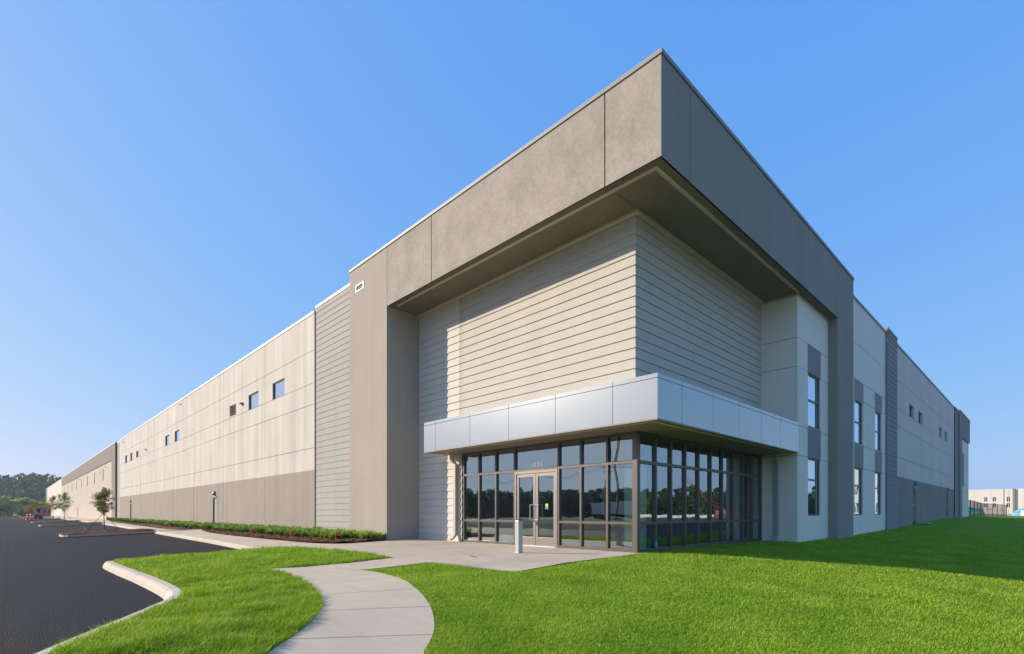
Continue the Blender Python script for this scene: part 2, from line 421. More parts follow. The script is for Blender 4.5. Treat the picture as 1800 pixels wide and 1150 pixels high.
mb = MB().box((11.17, 7.2, 3.06), (11.4, 16.6, 8.6)).box((11.17, 14.0, -.5), (11.4, 16.6, 3.06)).box((11.4, 7.2, 3.06), (19.4, 7.4, 8.6)); WB(mb, 'wall_core', M['joint'])
mb = MB().box((11.13, 7.12, 8.36), (11.0, 16.58, 8.428)).box((11.0, 6.99, 8.36), (19.16, 7.12, 8.428)); WB(mb, 'trim', M['beige'])
mb = MB(); siding(mb, [lambda d: (10.06-d, 23.34), lambda d: (10.06-d, 19.41)], -.5, 10.32, phase=.1, proj=.017); WB(mb, 'siding', M['siding_far'])
mb = MB(); siding(mb, [lambda d: (10.12-d, 85.2), lambda d: (10.12-d, 82.2)], -.5, 10.05, phase=.1); WB(mb, 'siding', M['siding_far'])
mb = MB(); siding(mb, [lambda d: (31.95, 5.72-d), lambda d: (34.45, 5.72-d)], -.5, 10.3, phase=.1, proj=.014)
mb.quad((31.95, 5.72, -.5), (31.95, 5.9, -.5), (31.95, 5.9, 10.3), (31.95, 5.72, 10.3))
WB(mb, 'siding', M['band_r2'] if 'band_r2' in M else M.setdefault('band_r2', concrete('siding_blue_grey', (.33, .31, .285), (.285, .27, .25), .5, .5)))
mb = MB(); siding(mb, [lambda d: (59.32, 5.76-d), lambda d: (61.9, 5.76-d)], -.5, 10.15, phase=.1); WB(mb, 'siding', M['band_r2'])
# -- pilasters + fascia of the projecting corner roof
mb = MB()
panels(mb, PX(9.75), [16.58, 19.41], [-.5, 10.56], gap=.02, depth=.02)
mb.quad((9.75, 16.58, -.5), (11.2, 16.58, -.5), (11.2, 16.58, 8.44), (9.75, 16.58, 8.44))
mb.quad((9.75, 19.41, -.5), (11.2, 19.41, -.5), (11.2, 19.41, 10.56), (9.75, 19.41, 10.56))
WB(mb, 'pilaster', M['pil'])
M['pil_r'] = concrete('taupe_shaded_side', (.35, .305, .26), (.30, .263, .225), .5, .5)  # left-side taupe again, with the right side's shade put into the colour
mb = MB(); panels(mb, PY(5.62), [22.7, 25.0], [-.5, 10.56], gap=.02, depth=.02)
mb.quad((22.7, 5.62, -.5), (22.7, 6.2, -.5), (22.7, 6.2, 8.44), (22.7, 5.62, 8.44))
mb.quad((25.0, 5.62, -.5), (25.0, 6.2, -.5), (25.0, 6.2, 10.56), (25.0, 5.62, 10.56))
WB(mb, 'pilaster', M['pil_r'])
mb = MB(); panels(mb, PX(9.75), [5.62, 7.05, 13.83, 16.56], [8.43, 10.56], gap=.035, depth=.04); WB(mb, 'fascia', M['fascia'])
mb = MB(); panels(mb, PY(5.62), [9.751, 11.0, 18.6, 22.69], [8.43, 10.56], gap=.02, depth=.04); WB(mb, 'fascia', M['pil_r'])
mb = MB(); mb.box((9.79, 5.66, 8.45), (10.1, 16.58, 10.55)); mb.box((9.79, 16.6, 8.45), (10.1, 19.4, 10.55)); mb.box((10.1, 5.66, 8.45), (24.98, 6.0, 10.55)); WB(mb, 'fascia_core', M['joint'])
# soffit with panel joints
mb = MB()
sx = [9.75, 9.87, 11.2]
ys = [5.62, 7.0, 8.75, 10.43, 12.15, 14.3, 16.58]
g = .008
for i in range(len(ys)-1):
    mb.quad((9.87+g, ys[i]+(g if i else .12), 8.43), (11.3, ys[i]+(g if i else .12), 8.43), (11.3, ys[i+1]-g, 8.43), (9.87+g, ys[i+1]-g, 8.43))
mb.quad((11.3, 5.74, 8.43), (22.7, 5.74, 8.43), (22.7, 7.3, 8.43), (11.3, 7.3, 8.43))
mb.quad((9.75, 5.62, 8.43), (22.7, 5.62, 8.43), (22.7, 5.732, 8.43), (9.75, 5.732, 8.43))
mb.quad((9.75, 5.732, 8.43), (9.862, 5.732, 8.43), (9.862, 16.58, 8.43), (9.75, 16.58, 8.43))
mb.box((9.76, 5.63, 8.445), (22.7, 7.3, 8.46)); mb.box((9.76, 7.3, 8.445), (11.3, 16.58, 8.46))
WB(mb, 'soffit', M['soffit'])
mb = MB()
for a, b in ((9.955, 9.975), (10.035, 10.055)): mb.box((a, a-4.12, 8.41), (b, 16.3, 8.431)); mb.box((b, a-4.12, 8.41), (19.16, b-4.12, 8.431))
mb.box((9.975, 9.975-4.12, 8.42), (10.035, 16.3, 8.4305)); mb.box((10.035, 9.975-4.12, 8.42), (19.16, 10.035-4.12, 8.4305))
WB(mb, 'soffit_vent', M['beige'])
# -- cream block right of the lobby
BH = [(20.3, 21.72, 4.05, 5.98, .12), (20.3, 21.72, .88, 2.95, .12)]
mb = MB()
panels(mb, PY(5.94), [19.2, 22.7], ZJ[:-1], gap=.02, holes=BH)
panels(mb, PX(19.2), [5.94, 7.2], ZJ[:-1], gap=.02)
WB(mb, 'wall', M['block'])
mb = MB(); backing(mb, PY(5.94), 19.22, 22.7, -1, 8.43, .025, BH); backing(mb, PX(19.2), 5.96, 7.2, -1, 8.43, .025); WB(mb, 'wall_joint', M['joint2'] if 'joint2' in M else M.setdefault('joint2', plain('pale_joint', (.30, .27, .22), .9)))
for a, b in ((5.985, 6.98), (2.96, 4.04)): WB(MB().box((20.26, 5.935, a), (21.76, 5.955, b)), 'spandrel', M['spandrel'])
window(PY(5.94), 20.3, 21.72, 4.05, 5.98, mid=5.03, dep=.05); window(PY(5.94), 20.3, 21.72, .88, 2.95, mid=2.18, dep=.05)
mb = MB().box((19.17, 5.94, 8.36), (19.198, 7.0, 8.43)).box((19.17, 5.915, 8.36), (22.7, 5.938, 8.43)); WB(mb, 'trim', M['beige'])
# -- right facade beyond the pilaster
R0 = PY(5.8)
W3 = [(26.0, 27.45), (29.75, 31.15)]
h3 = [(a, b, z0, z1, .12) for a, b in W3 for z0, z1 in ((4.0, 5.88), (.88, 2.95))]
mb = MB(); panels(mb, R0, [25.0, 31.95], [-1, 2.95, 3.97, 5.95, 6.75, 8.3, 10.12], gap=.02, holes=h3); WB(mb, 'wall', M['wall_r'])
mb = MB(); backing(mb, R0, 25.0, 31.95, -1, 10.1, .025, h3); WB(mb, 'wall_joint', M['joint2'])
for a, b in W3:
    for q, w in ((5.9, 6.74), (2.96, 3.99)): WB(MB().box((a-.05, 5.795, q), (b+.05, 5.815, w)), 'spandrel', M['spandrel'])
    window(R0, a, b, 4.0, 5.88, mid=4.95, dep=.07); window(R0, a, b, .88, 2.95, mid=2.18, dep=.07)
W4 = [(38.5, 40.0), (41.6, 43.1), (50.4, 51.95), (53.5, 55.0)]
h4 = [(a, b, 6.72, 7.48, .2) for a, b in W4]
mb = MB(); panels(mb, R0, [34.45, 42.4, 50.8, 59.3], [2.98, 4.05, 5.75, 6.72, 8.3, 10.12], gap=.02, holes=h4); WB(mb, 'wall', M['wall_r2'])
for a, b in W4: window(R0, a, b, 6.72, 7.48)
dh4 = [(39.6, 40.6, -1, 2.5, .14), (54.4, 55.4, -1, 2.6, .14)]
mb = MB(); panels(mb, R0, [34.45, 42.4, 50.8, 59.3], [-1, 2.98], gap=.012, holes=dh4); WB(mb, 'base_wall', M['band_r'])
mandoor(R0, 39.6, 40.6, .42, 2.5, -1); mandoor(R0, 54.4, 55.4, .52, 2.6, -1)
dome_light(R0, 40.2, 2.8); dome_light(R0, 55.0, 2.85)
mb = MB(); backing(mb, R0, 34.45, 59.3, -1, 10.1, .025, h4+dh4); WB(mb, 'wall_joint', M['joint2'])
mb = MB(); panels(mb, PY(5.66), [61.9, 70.6], [8.0, 10.25], gap=.02); panels(mb, PY(5.66), [61.9, 63.8], [-1, 8.0], gap=.02)
mb.quad((61.9, 5.66, -1), (61.9, 5.9, -1), (61.9, 5.9, 10.25), (61.9, 5.66, 10.25)); WB(mb, 'pilaster', M['band_r'])
h5 = [(65.2, 66.5, 3.4, 6.7, .12)]
mb = MB(); panels(mb, PY(5.76), [63.8, 70.5], [-1, 2.95, 8.02], gap=.02, holes=h5); WB(mb, 'wall', M['wall_r'])
window(PY(5.76), 65.2, 66.5, 3.4, 6.7, mid=5, dep=.07)
# -- far left sections
L2 = PX(9.9)
slots = [98.4, 109.3, 120.2, 131.1, 141.8, 152.6, 163.5, 174.3]
h2 = [(u-.55, u+.35, 5.77, 7.5, .16) for u in slots]
mb = MB(); panels(mb, PX(9.98), [88.6, 96.5, 107.3, 118.1, 129, 140, 150.8, 161.7, 172.6, 184], [-1, 8.12], gap=.02, holes=h2+[(138.2, 139.2, -1, 2.1, .14)]); WB(mb, 'wall', M['far'])
mb = MB(); panels(mb, L2, [85.2, 107.3, 129, 150.8, 172.6, 184], [8.1, 10.15], gap=.03); panels(mb, L2, [85.2, 88.6], [-1, 8.1], gap=.02)
mb.quad((9.9, 85.2, 8.1), (9.98, 85.2, 8.1), (9.98, 184, 8.1), (9.9, 184, 8.1)); mb.quad((9.9, 88.6, -1), (10, 88.6, -1), (10, 88.6, 8.1), (9.9, 88.6, 8.1))
mb.quad((9.9, 85.2, -1), (10.2, 85.2, -1), (10.2, 85.2, 10.15), (9.9, 85.2, 10.15)); WB(mb, 'top_band', M['farband'])
for u in slots:
    window(PX(9.98), u-.55, u+.35, 6.75, 7.5, dep=.1)
    mb = MB().box((10.1, u-.55, 5.77), (10.14, u+.35, 6.74)); WB(mb, 'recessed_panel', M['farband'])
mandoor(PX(9.98), 138.2, 139.2, 0, 2.1); louver(PX(9.97), 101.2, 102.4, 6.85, 7.5)
for u in (95, 136): wall_light(PX(9.98), u, 7.6, .3)
mb = MB(); panels(mb, PX(9.98), [184, 205, 226, 247, 262], [-1, 3, 10.05], gap=.03, holes=[(u, u+5, 5, 6.2, .1) for u in (192, 212, 235)]); WB(mb, 'wall', M['wall_r2'])
for u in (192, 212, 235): window(PX(9.98), u, u+5, 5, 6.2)
mb = MB(); mb.box((9.85, 262, -1), (10.3, 268, 10.3)); WB(mb, 'pilaster', M['band_r'])
# bulk of the building (roof deck and hidden sides)
mb = MB()
mb.quad((10.3, 20, 9.6), (70.4, 20, 9.6), (70.4, 268, 9.6), (10.3, 268, 9.6)); mb.quad((11.3, 7.3, 9.6), (25, 7.3, 9.6), (25, 20, 9.6), (11.3, 20, 9.6)); mb.quad((25, 6, 9.6), (70.4, 6, 9.6), (70.4, 20, 9.6), (25, 20, 9.6))
WB(mb, 'roof', M['wall_r2'])
mb = MB(); mb.box((70.3, 5.8, -1), (70.5, 268, 10.12)); mb.box((10.3, 267.8, -1), (70.4, 268, 10.1)); WB(mb, 'wall', M['wall_r'])
mb = MB()   # upstands behind the copings
for a, b, c in ((19.4, 82.2, 10.1), (82.2, 184, 10.04), (184, 268, 10.04)): mb.box((10.2, a, -1), (10.34, b, c))
mb.box((25, 6.02, -1), (70.3, 6.14, 10.1)); mb.box((19.42, 6.2, -1), (25, 6.34, 10.1))
WB(mb, 'wall_core', M['joint'])

# ------------------------------------------------------------ canopy over the lobby
mb = MB(); pm = PX(10.1)
cy = [5.91, 7.08, 8.85, 10.59, 12.31, 14.1, 14.75]
panels(mb, pm, cy, [3.05, 3.935, 4.035], gap=.014, depth=.02)
cx = [10.101, 11.18, 12.78, 14.37, 15.95, 17.5, 19.22]
panels(mb, PY(5.91), cx, [3.05, 3.935, 4.035], gap=.014, depth=.02)
mb.quad((10.1, 14.75, 3.05), (11.15, 14.75, 3.05), (11.15, 14.75, 4.035), (10.1, 14.75, 4.035))
mb.quad((10.1, 5.91, 4.035), (11.12, 5.91, 4.035), (11.12, 14.75, 4.035), (10.1, 14.75, 4.035))
mb.quad((11.12, 5.91, 4.034), (19.22, 5.91, 4.034), (19.22, 7.12, 4.034), (11.12, 7.12, 4.034))
mb.quad((19.22, 5.91, 3.05), (19.22, 6.1, 3.05), (19.22, 6.1, 4.035), (19.22, 5.91, 4.035))
can = WB(mb, 'canopy', M['alu'])
mb = MB(); mb.box((10.12, 5.96, 3.075), (10.2, 14.73, 4.02)); mb.box((10.2, 5.96, 3.075), (19.26, 6.04, 4.02)); mb.build('joint_backing', M['joint'], can)
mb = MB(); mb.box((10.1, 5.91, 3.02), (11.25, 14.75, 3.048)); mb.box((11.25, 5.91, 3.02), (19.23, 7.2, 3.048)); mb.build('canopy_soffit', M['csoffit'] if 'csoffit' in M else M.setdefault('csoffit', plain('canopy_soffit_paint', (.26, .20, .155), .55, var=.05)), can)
mb = MB(); mb.box((10.22, 6.06, 3.005), (10.28, 14.6, 3.019)); mb.box((10.28, 6.06, 3.005), (19.2, 6.12, 3.019)); mb.build('soffit_vent', M['beige'], can)

# ------------------------------------------------------------ lobby glazing
FP = PX(11.2); GP = PY(7.14)
SF = MB()
def bar(pm, u0, u1, z0, z1, d0=.04, d1=-.08): SF.box(pm(u0, z0, d0), pm(u1, z1, d1))
mull_l = [8.0, 8.87, 9.67, 11.45, 12.31, 13.14, 13.95]
rails = [(.0, .075), (.70, .765), (2.235, 2.31), (2.95, 3.02)]
SF.box((11.14, 7.08, -.05), (11.28, 7.22, 3.02))                # corner post
for c in mull_l: bar(FP, c-.032, c+.032, -.05, 3.02)
segs = [7.22]+[q for c in mull_l for q in (c-.032, c+.032)][:-1]
segl = [(segs[i], segs[i+1]) for i in range(0, len(segs)-1, 2)]
for i, (a, b) in enumerate(segl):
    door = (i == 3)
    for j, (z0, z1) in enumerate(rails):
        if door and j < 2: continue
        bar(FP, a, b, z0, z1, .035, -.075)
mull_r = [11.25+.05]+[12.08+.79*k for k in range(10)]
for c in mull_r[1:]: bar(GP, c-.032, c+.032, -.05, 3.02)
mr = [11.28]+[q for c in mull_r[1:] for q in (c-.032, c+.032)][:-1]
segr = [(mr[i], mr[i+1]) for i in range(0, len(mr)-1, 2)]
for a, b in segr:
    for z0, z1 in rails: bar(GP, a, b, z0, z1, .035, -.075)
SFo = WB(SF, 'storefront', M['bronze'])
for i, (a, b) in enumerate(segl):
    for j in range(3):
        if i == 3 and j < 2: continue
        MB().quad(FP(b, rails[j][1], -.02), FP(a, rails[j][1], -.02), FP(a, rails[j+1][0], -.02), FP(b, rails[j+1][0], -.02)).build('pane', M['glass'], SFo)
for a, b in segr:
    for j in range(3):
        MB().quad(GP(a, rails[j][1], -.02), GP(b, rails[j][1], -.02), GP(b, rails[j+1][0], -.02), GP(a, rails[j+1][0], -.02)).build('pane', M['glass'], SFo)
# entrance doors
D = MB()
for a, b, c, d in ((9.702, 9.76, 0, 2.235), (11.36, 11.418, 0, 2.235), (9.76, 11.36, 2.17, 2.235)): D.box(FP(a, c, .05), FP(b, d, -.07))
Do = WB(D, 'entrance_door', M['door'])
def leaf(a, b):
    m = MB(); st = .095
    m.box(FP(a, .02, .03), FP(a+st, 2.165, -.02)); m.box(FP(b-st, .02, .03), FP(b, 2.165, -.02))
    m.box(FP(a+st, .02, .028), FP(b-st, .27, -.018)); m.box(FP(a+st, 2.06, .028), FP(b-st, 2.165, -.018))
    m.build('door_leaf', M['door'], Do, bevel=.003)
    MB().quad(FP(b-st, .27, .005), FP(a+st, .27, .005), FP(a+st, 2.06, .005), FP(b-st, 2.06, .005)).build('pane', M['glass'], Do)
    MB().box(FP(a+st, .80, -.04), FP(b-st, .85, -.07)).build('push_bar', M['steel'], Do)
leaf(9.765, 10.555); leaf(10.565, 11.355)
for u, s in ((10.51, -1), (10.61, 1)):
    h = MB(); w = .11*s
    h.tube([FP(u, .78, .03), FP(u, .78, .09), FP(u+w, .78, .10), FP(u+w, 1.23, .10), FP(u, 1.23, .09), FP(u, 1.23, .03)], .013, 8)
    h.build('handle', M['steel'], Do, smooth=True)
MB().box(FP(9.76, -.01, .09), FP(11.36, .018, -.05)).build('threshold', M['steel'], Do)
MB().box(FP(10.47, .62, .031), FP(10.53, .72, .045)).build('lock', M['dark'], Do)
st = MB()
def disc(mb, pm, u, z, r, d, n=20, r0=0):
    for i in range(n):
        a, b = 2*math.pi*i/n, 2*math.pi*(i+1)/n
        mb.quad(pm(u+r0*math.cos(a), z+r0*math.sin(a), d), pm(u+r*math.cos(a), z+r*math.sin(a), d), pm(u+r*math.cos(b), z+r*math.sin(b), d), pm(u+r0*math.cos(b), z+r0*math.sin(b), d))
M['yellow'] = plain('yellow_sticker', (.85, .68, .02), .5)
disc(st, FP, 10.13, 1.21, .055, .014, r0=.024); st.build('sticker', M['yellow'], Do)
st = MB(); disc(st, FP, 10.13, 1.21, .024, .0142); st.quad(FP(10.07, 1.10, .014), FP(10.19, 1.10, .014), FP(10.19, 1.145, .014), FP(10.07, 1.145, .014)); st.build('sticker', M['blue'], Do)
# house number
tc = bpy.data.curves.new('house_number', 'FONT'); tc.body = '1039'; tc.size = .215; tc.extrude = .001; tc.offset = .009; tc.align_x = 'CENTER'; tc.space_character = 1.12
to = bpy.data.objects.new('t', tc); COL.objects.link(to)
bpy.context.view_layer.update()
tm = bpy.data.meshes.new_from_object(to.evaluated_get(bpy.context.evaluated_depsgraph_get()))
bpy.data.objects.remove(to)
tm.materials.clear(); tm.materials.append(M['numeral'])
tob = bpy.data.objects.new('house_number', tm); COL.objects.link(tob); tob.parent = WH
tob.matrix_local = Matrix.Translation(Vector((11.216, 10.56, 2.335))+OFF) @ Matrix(((0, 0, -1, 0), (-1, 0, 0, 0), (0, 1, 0, 0), (0, 0, 0, 1)))
# downspouts
def downspout(pm, u, z0, z1, mat, d=.02):
    m = MB(); w = .06
    m.box(pm(u-w, z0+.22, d), pm(u+w, z1-.35, d+.09))
    def sk(a, b, da, db):
        q = [pm(u-w, a, d+da), pm(u+w, a, d+da), pm(u+w, a, d+da+.09), pm(u-w, a, d+da+.09), pm(u-w, b, d+db), pm(u+w, b, d+db), pm(u+w, b, d+db+.09), pm(u-w, b, d+db+.09)]
        n = len(m.v); m.v += q; m.f += [tuple(n+i for i in f) for f in ((0,3,2,1),(4,5,6,7),(0,1,5,4),(1,2,6,5),(2,3,7,6),(3,0,4,7))]
    sk(z1-.35, z1-.18, 0, .15); sk(z1-.18, z1, .15, .15)
    sk(z0+.22, z0+.1, 0, .1); sk(z0+.1, z0+.03, .1, .22)
    o = WB(m, 'downspout', mat)
    k = MB()
    for z in (z0+.8, z0+2.1): k.box(pm(u-w-.035, z-.02, .005), pm(u+w+.035, z+.02, .025)); k.box(pm(u-w-.005, z-.02, .025), pm(u+w+.005, z+.02, d+.095))
    k.build('strap', mat, o)
downspout(PX(11.12), 14.27, .02, 3.02, M['pipe']); downspout(PX(19.2), 6.6, .0, 3.02, M['pipe_r'], .01)
# lobby interior
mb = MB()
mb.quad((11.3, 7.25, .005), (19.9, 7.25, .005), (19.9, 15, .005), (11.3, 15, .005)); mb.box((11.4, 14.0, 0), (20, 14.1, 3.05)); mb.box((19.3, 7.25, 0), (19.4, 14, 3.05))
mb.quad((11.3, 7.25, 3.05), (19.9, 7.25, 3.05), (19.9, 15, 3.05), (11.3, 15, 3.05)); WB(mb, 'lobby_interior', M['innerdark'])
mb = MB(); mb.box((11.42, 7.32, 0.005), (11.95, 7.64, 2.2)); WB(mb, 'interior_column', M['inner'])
for k, pts in enumerate(([(7.97, 3.0), (7.94, 2.48), (7.97, 2.19), (8.08, 1.76), (8.11, 1.31), (8.08, 0.94), (8.04, 0.75)], [(7.67, 3.04), (7.69, 2.68), (7.76, 2.4), (7.81, 2.18), (7.72, 1.81), (7.69, 1.52), (7.72, 1.09), (7.79, 0.8)])):
    c = MB(); c.tube([(11.19, u, z) for u, z in pts], .014, 6)
    o = c.build('hanging_cable', M['dark'], smooth=True)
    tag(o, ('loose black cable hanging by the lobby glass left of the last mullion' if k == 0 else 'loose black cable hanging by the lobby glass, right of the last mullion'), 'cable', 'cables hanging at the lobby glass')
c = MB(); c.tube([(11.10+.94, 7.085, .30), (12.04, 7.085, .245), (12.04, 7.085, .17), (12.04, 7.085, .11), (12.04, 7.085, .08)], [.004, .018, .038, .04, .015], 10)
tag(c.build('tag', M['blue'], smooth=True), 'small blue drop-shaped tag hanging low on a lobby mullion near the corner', 'tag')
#==PART2==
# ------------------------------------------------------------ ground surfaces
def drape(name, poly, mat, dz=0., res=None, kind='structure', fz=None, extra=()):
    """polygon in plan filled with a grid of points and laid on the terrain"""
    P2 = [Vector(p) for p in poly]; n = len(P2)
    xs = [p.x for p in P2]; ys = [p.y for p in P2]
    pts = []
    dense = []
    for i in range(n):
        a, b = P2[i], P2[(i+1) % n]; k = max(1, int((b-a).length/(res or 2)))
        dense += [a.lerp(b, j/k) for j in range(k)]
    pts = list(dense); nb = len(pts)
    edges = [(i, (i+1) % nb) for i in range(nb)]
    nx = int((max(xs)-min(xs))/(res or 2)); ny = int((max(ys)-min(ys))/(res or 2))
    for i in range(1, nx+1):
        for j in range(1, ny+1):
            q = Vector((min(xs)+(max(xs)-min(xs))*(i+.13*(j % 2))/(nx+1), min(ys)+(max(ys)-min(ys))*j/(ny+1)))
            if inside(poly, q.x, q.y): pts.append(q)
    v, e, f, *_ = delaunay_2d_cdt(pts, edges, [], 1, 1e-4)
    zf = fz or (lambda x, y: Tz(x, y)+dz)
    me = bpy.data.meshes.new(name); me.from_pydata([(p.x, p.y, zf(p.x, p.y)) for p in v], [], [t[::1] for t in f])
    me.materials.append(mat); me.polygons.foreach_set('use_smooth', [True]*len(me.polygons)); me.update()
    o = bpy.data.objects.new(name, me); COL.objects.link(o); tag(o, kind=kind); return o
def inside(poly, x, y):
    c = False; n = len(poly); j = n-1
    for i in range(n):
        xi, yi = poly[i]; xj, yj = poly[j]
        if (yi > y) != (yj > y) and x < (xj-xi)*(y-yi)/(yj-yi)+xi: c = not c
        j = i
    return c
def inside_np(poly, x, y):
    c = np.zeros(len(x), bool); n = len(poly); j = n-1
    for i in range(n):
        xi, yi = poly[i]; xj, yj = poly[j]
        if yi != yj:
            m = ((yi > y) != (yj > y)) & (x < (xj-xi)*(y-yi)/(yj-yi)+xi); c ^= m
        j = i
    return c
def smooth_line(pts, n=6):
    out = []; P = [Vector(p) for p in pts]
    for i in range(len(P)-1):
        p0, p1, p2, p3 = P[max(i-1, 0)], P[i], P[i+1], P[min(i+2, len(P)-1)]
        for k in range(n):
            t = k/n
            out.append(tuple(.5*((2*p1)+(-p0+p2)*t+(2*p0-5*p1+4*p2-p3)*t*t+(-p0+3*p1-3*p2+p3)*t**3)))
    out.append(tuple(P[-1])); return out

# far ground
mt, nt, p = newmat('field'); L = nt.links
geo = N(nt, 'ShaderNodeNewGeometry')
n1 = N(nt, 'ShaderNodeTexNoise', Scale=.03, Detail=6.0); L.new(geo.outputs['Position'], n1.inputs['Vector'])
cr = N(nt, 'ShaderNodeValToRGB'); L.new(n1.outputs[0], cr.inputs[0])
cr.color_ramp.elements[0].position = .42; cr.color_ramp.elements[0].color = (.075, .115, .025, 1)
cr.color_ramp.elements[1].position = .6; cr.color_ramp.elements[1].color = (.22, .16, .09, 1)
n2 = N(nt, 'ShaderNodeTexNoise', Scale=.8, Detail=6.0); L.new(geo.outputs['Position'], n2.inputs['Vector'])
mx = N(nt, 'ShaderNodeMix', data_type='RGBA', blend_type='MULTIPLY'); mx.inputs[0].default_value = .6
L.new(cr.outputs[0], mx.inputs[6]); L.new(n2.outputs[1], mx.inputs[7]); 
vm = N(nt, 'ShaderNodeVectorMath', operation='SCALE'); vm.inputs['Scale'].default_value = 1.5; L.new(mx.outputs[2], vm.inputs[0])
L.new(vm.outputs[0], p.inputs['Base Color']); p.inputs['Roughness'].default_value = 1; p.inputs['Specular IOR Level'].default_value = .1
M['field'] = mt
g = MB()
ax = sorted({*[-3000, -1500, -800, -400, -200, -120, -80], *range(-60, 131, 5), 160, 200, 300, 500, 900, 1600, 3000})
ay = sorted({*[-3000, -1500, -800, -400, -200, -120, -80], *range(-60, 41, 4), *range(50, 290, 15), 330, 400, 600, 1000, 1800, 3000})
for x in ax:
    for y in ay: g.v.append((x, y, Tz(x, y)-.22))
for i in range(len(ax)-1):
    for j in range(len(ay)-1):
        a = i*len(ay)+j; g.f.append((a, a+len(ay), a+len(ay)+1, a+1))
tag(g.build('ground', M['field'], smooth=True), kind='structure')

# asphalt: dark, coarse, faint roller seams and slight wear along the lane
mt, nt, p = newmat('asphalt'); L = nt.links
geo = N(nt, 'ShaderNodeNewGeometry')
n1 = N(nt, 'ShaderNodeTexNoise', Scale=95.0, Detail=4.0); L.new(geo.outputs['Position'], n1.inputs['Vector'])
mp = N(nt, 'ShaderNodeMapping'); mp.inputs['Scale'].default_value = (.5, .04, 1); L.new(geo.outputs['Position'], mp.inputs[0])
n2 = N(nt, 'ShaderNodeTexNoise', Scale=1.2, Detail=7.0, Roughness=.65); L.new(mp.outputs[0], n2.inputs['Vector'])
n5 = N(nt, 'ShaderNodeTexVoronoi', Scale=55.0); L.new(geo.outputs['Position'], n5.inputs['Vector'])
cr = N(nt, 'ShaderNodeValToRGB'); cr.color_ramp.elements[0].position = .3; cr.color_ramp.elements[0].color = (.0035, .0035, .004, 1)
cr.color_ramp.elements[1].position = .75; cr.color_ramp.elements[1].color = (.026, .024, .0235, 1); L.new(n1.outputs[0], cr.inputs[0])
mr = N(nt, 'ShaderNodeMapRange'); mr.inputs['From Min'].default_value = .3; mr.inputs['From Max'].default_value = .7; mr.inputs['To Min'].default_value = .75; mr.inputs['To Max'].default_value = 1.35; L.new(n2.outputs[0], mr.inputs[0])
vm = N(nt, 'ShaderNodeVectorMath', operation='SCALE'); L.new(cr.outputs[0], vm.inputs[0]); L.new(mr.outputs[0], vm.inputs['Scale'])
sx_ = N(nt, 'ShaderNodeSeparateXYZ'); L.new(geo.outputs['Position'], sx_.inputs[0])
wv = N(nt, 'ShaderNodeMath', operation='MULTIPLY_ADD'); wv.inputs[1].default_value = .12; L.new(n2.outputs[0], wv.inputs[0]); L.new(sx_.outputs[0], wv.inputs[2])
md = N(nt, 'ShaderNodeMath', operation='PINGPONG'); md.inputs[1].default_value = 1.9; L.new(wv.outputs[0], md.inputs[0])
sm_ = N(nt, 'ShaderNodeMapRange'); sm_.inputs['From Min'].default_value = .0; sm_.inputs['From Max'].default_value = .05; sm_.inputs['To Min'].default_value = .45; L.new(md.outputs[0], sm_.inputs[0])
v2 = N(nt, 'ShaderNodeVectorMath', operation='SCALE'); L.new(vm.outputs[0], v2.inputs[0]); L.new(sm_.outputs[0], v2.inputs['Scale'])
L.new(v2.outputs[0], p.inputs['Base Color']); p.inputs['Roughness'].default_value = .7; p.inputs['Specular IOR Level'].default_value = .12
ad = N(nt, 'ShaderNodeMath', operation='ADD'); L.new(n1.outputs[0], ad.inputs[0]); L.new(n5.outputs['Distance'], ad.inputs[1])
bp = N(nt, 'ShaderNodeBump', Strength=.8, Distance=.012); L.new(ad.outputs[0], bp.inputs['Height']); L.new(bp.outputs[0], p.inputs['Normal'])
M['asphalt'] = mt
RX = -9.
def edge_x(y):                                     # kerb line between car park and pavement
    return float(np.interp(y, [15, 17, 23, 34, 57, 81, 125, 275], [5.5, 5.55, 5.8, 6.05, 6.6, 6.7, 6.7, 6.7]))
roadp = [(RX, -40), (4.5, -40), (2.2, -12), (2.2, 16.2), (2.2, 17.0)]+[(edge_x(y)+.1, y) for y in (17, 23, 34, 57, 81, 125, 275)]+[(RX, 275)]
roadp = [(RX, -40), (0.5, -40), (.6, 3), (2.3, 9), (2.3, 16.3)]+[(edge_x(y)+.05, y) for y in (16.31, 23, 34, 57, 81, 125, 275)]+[(RX, 275)]
drape('road', roadp, M['asphalt'], -.13, 1.6)

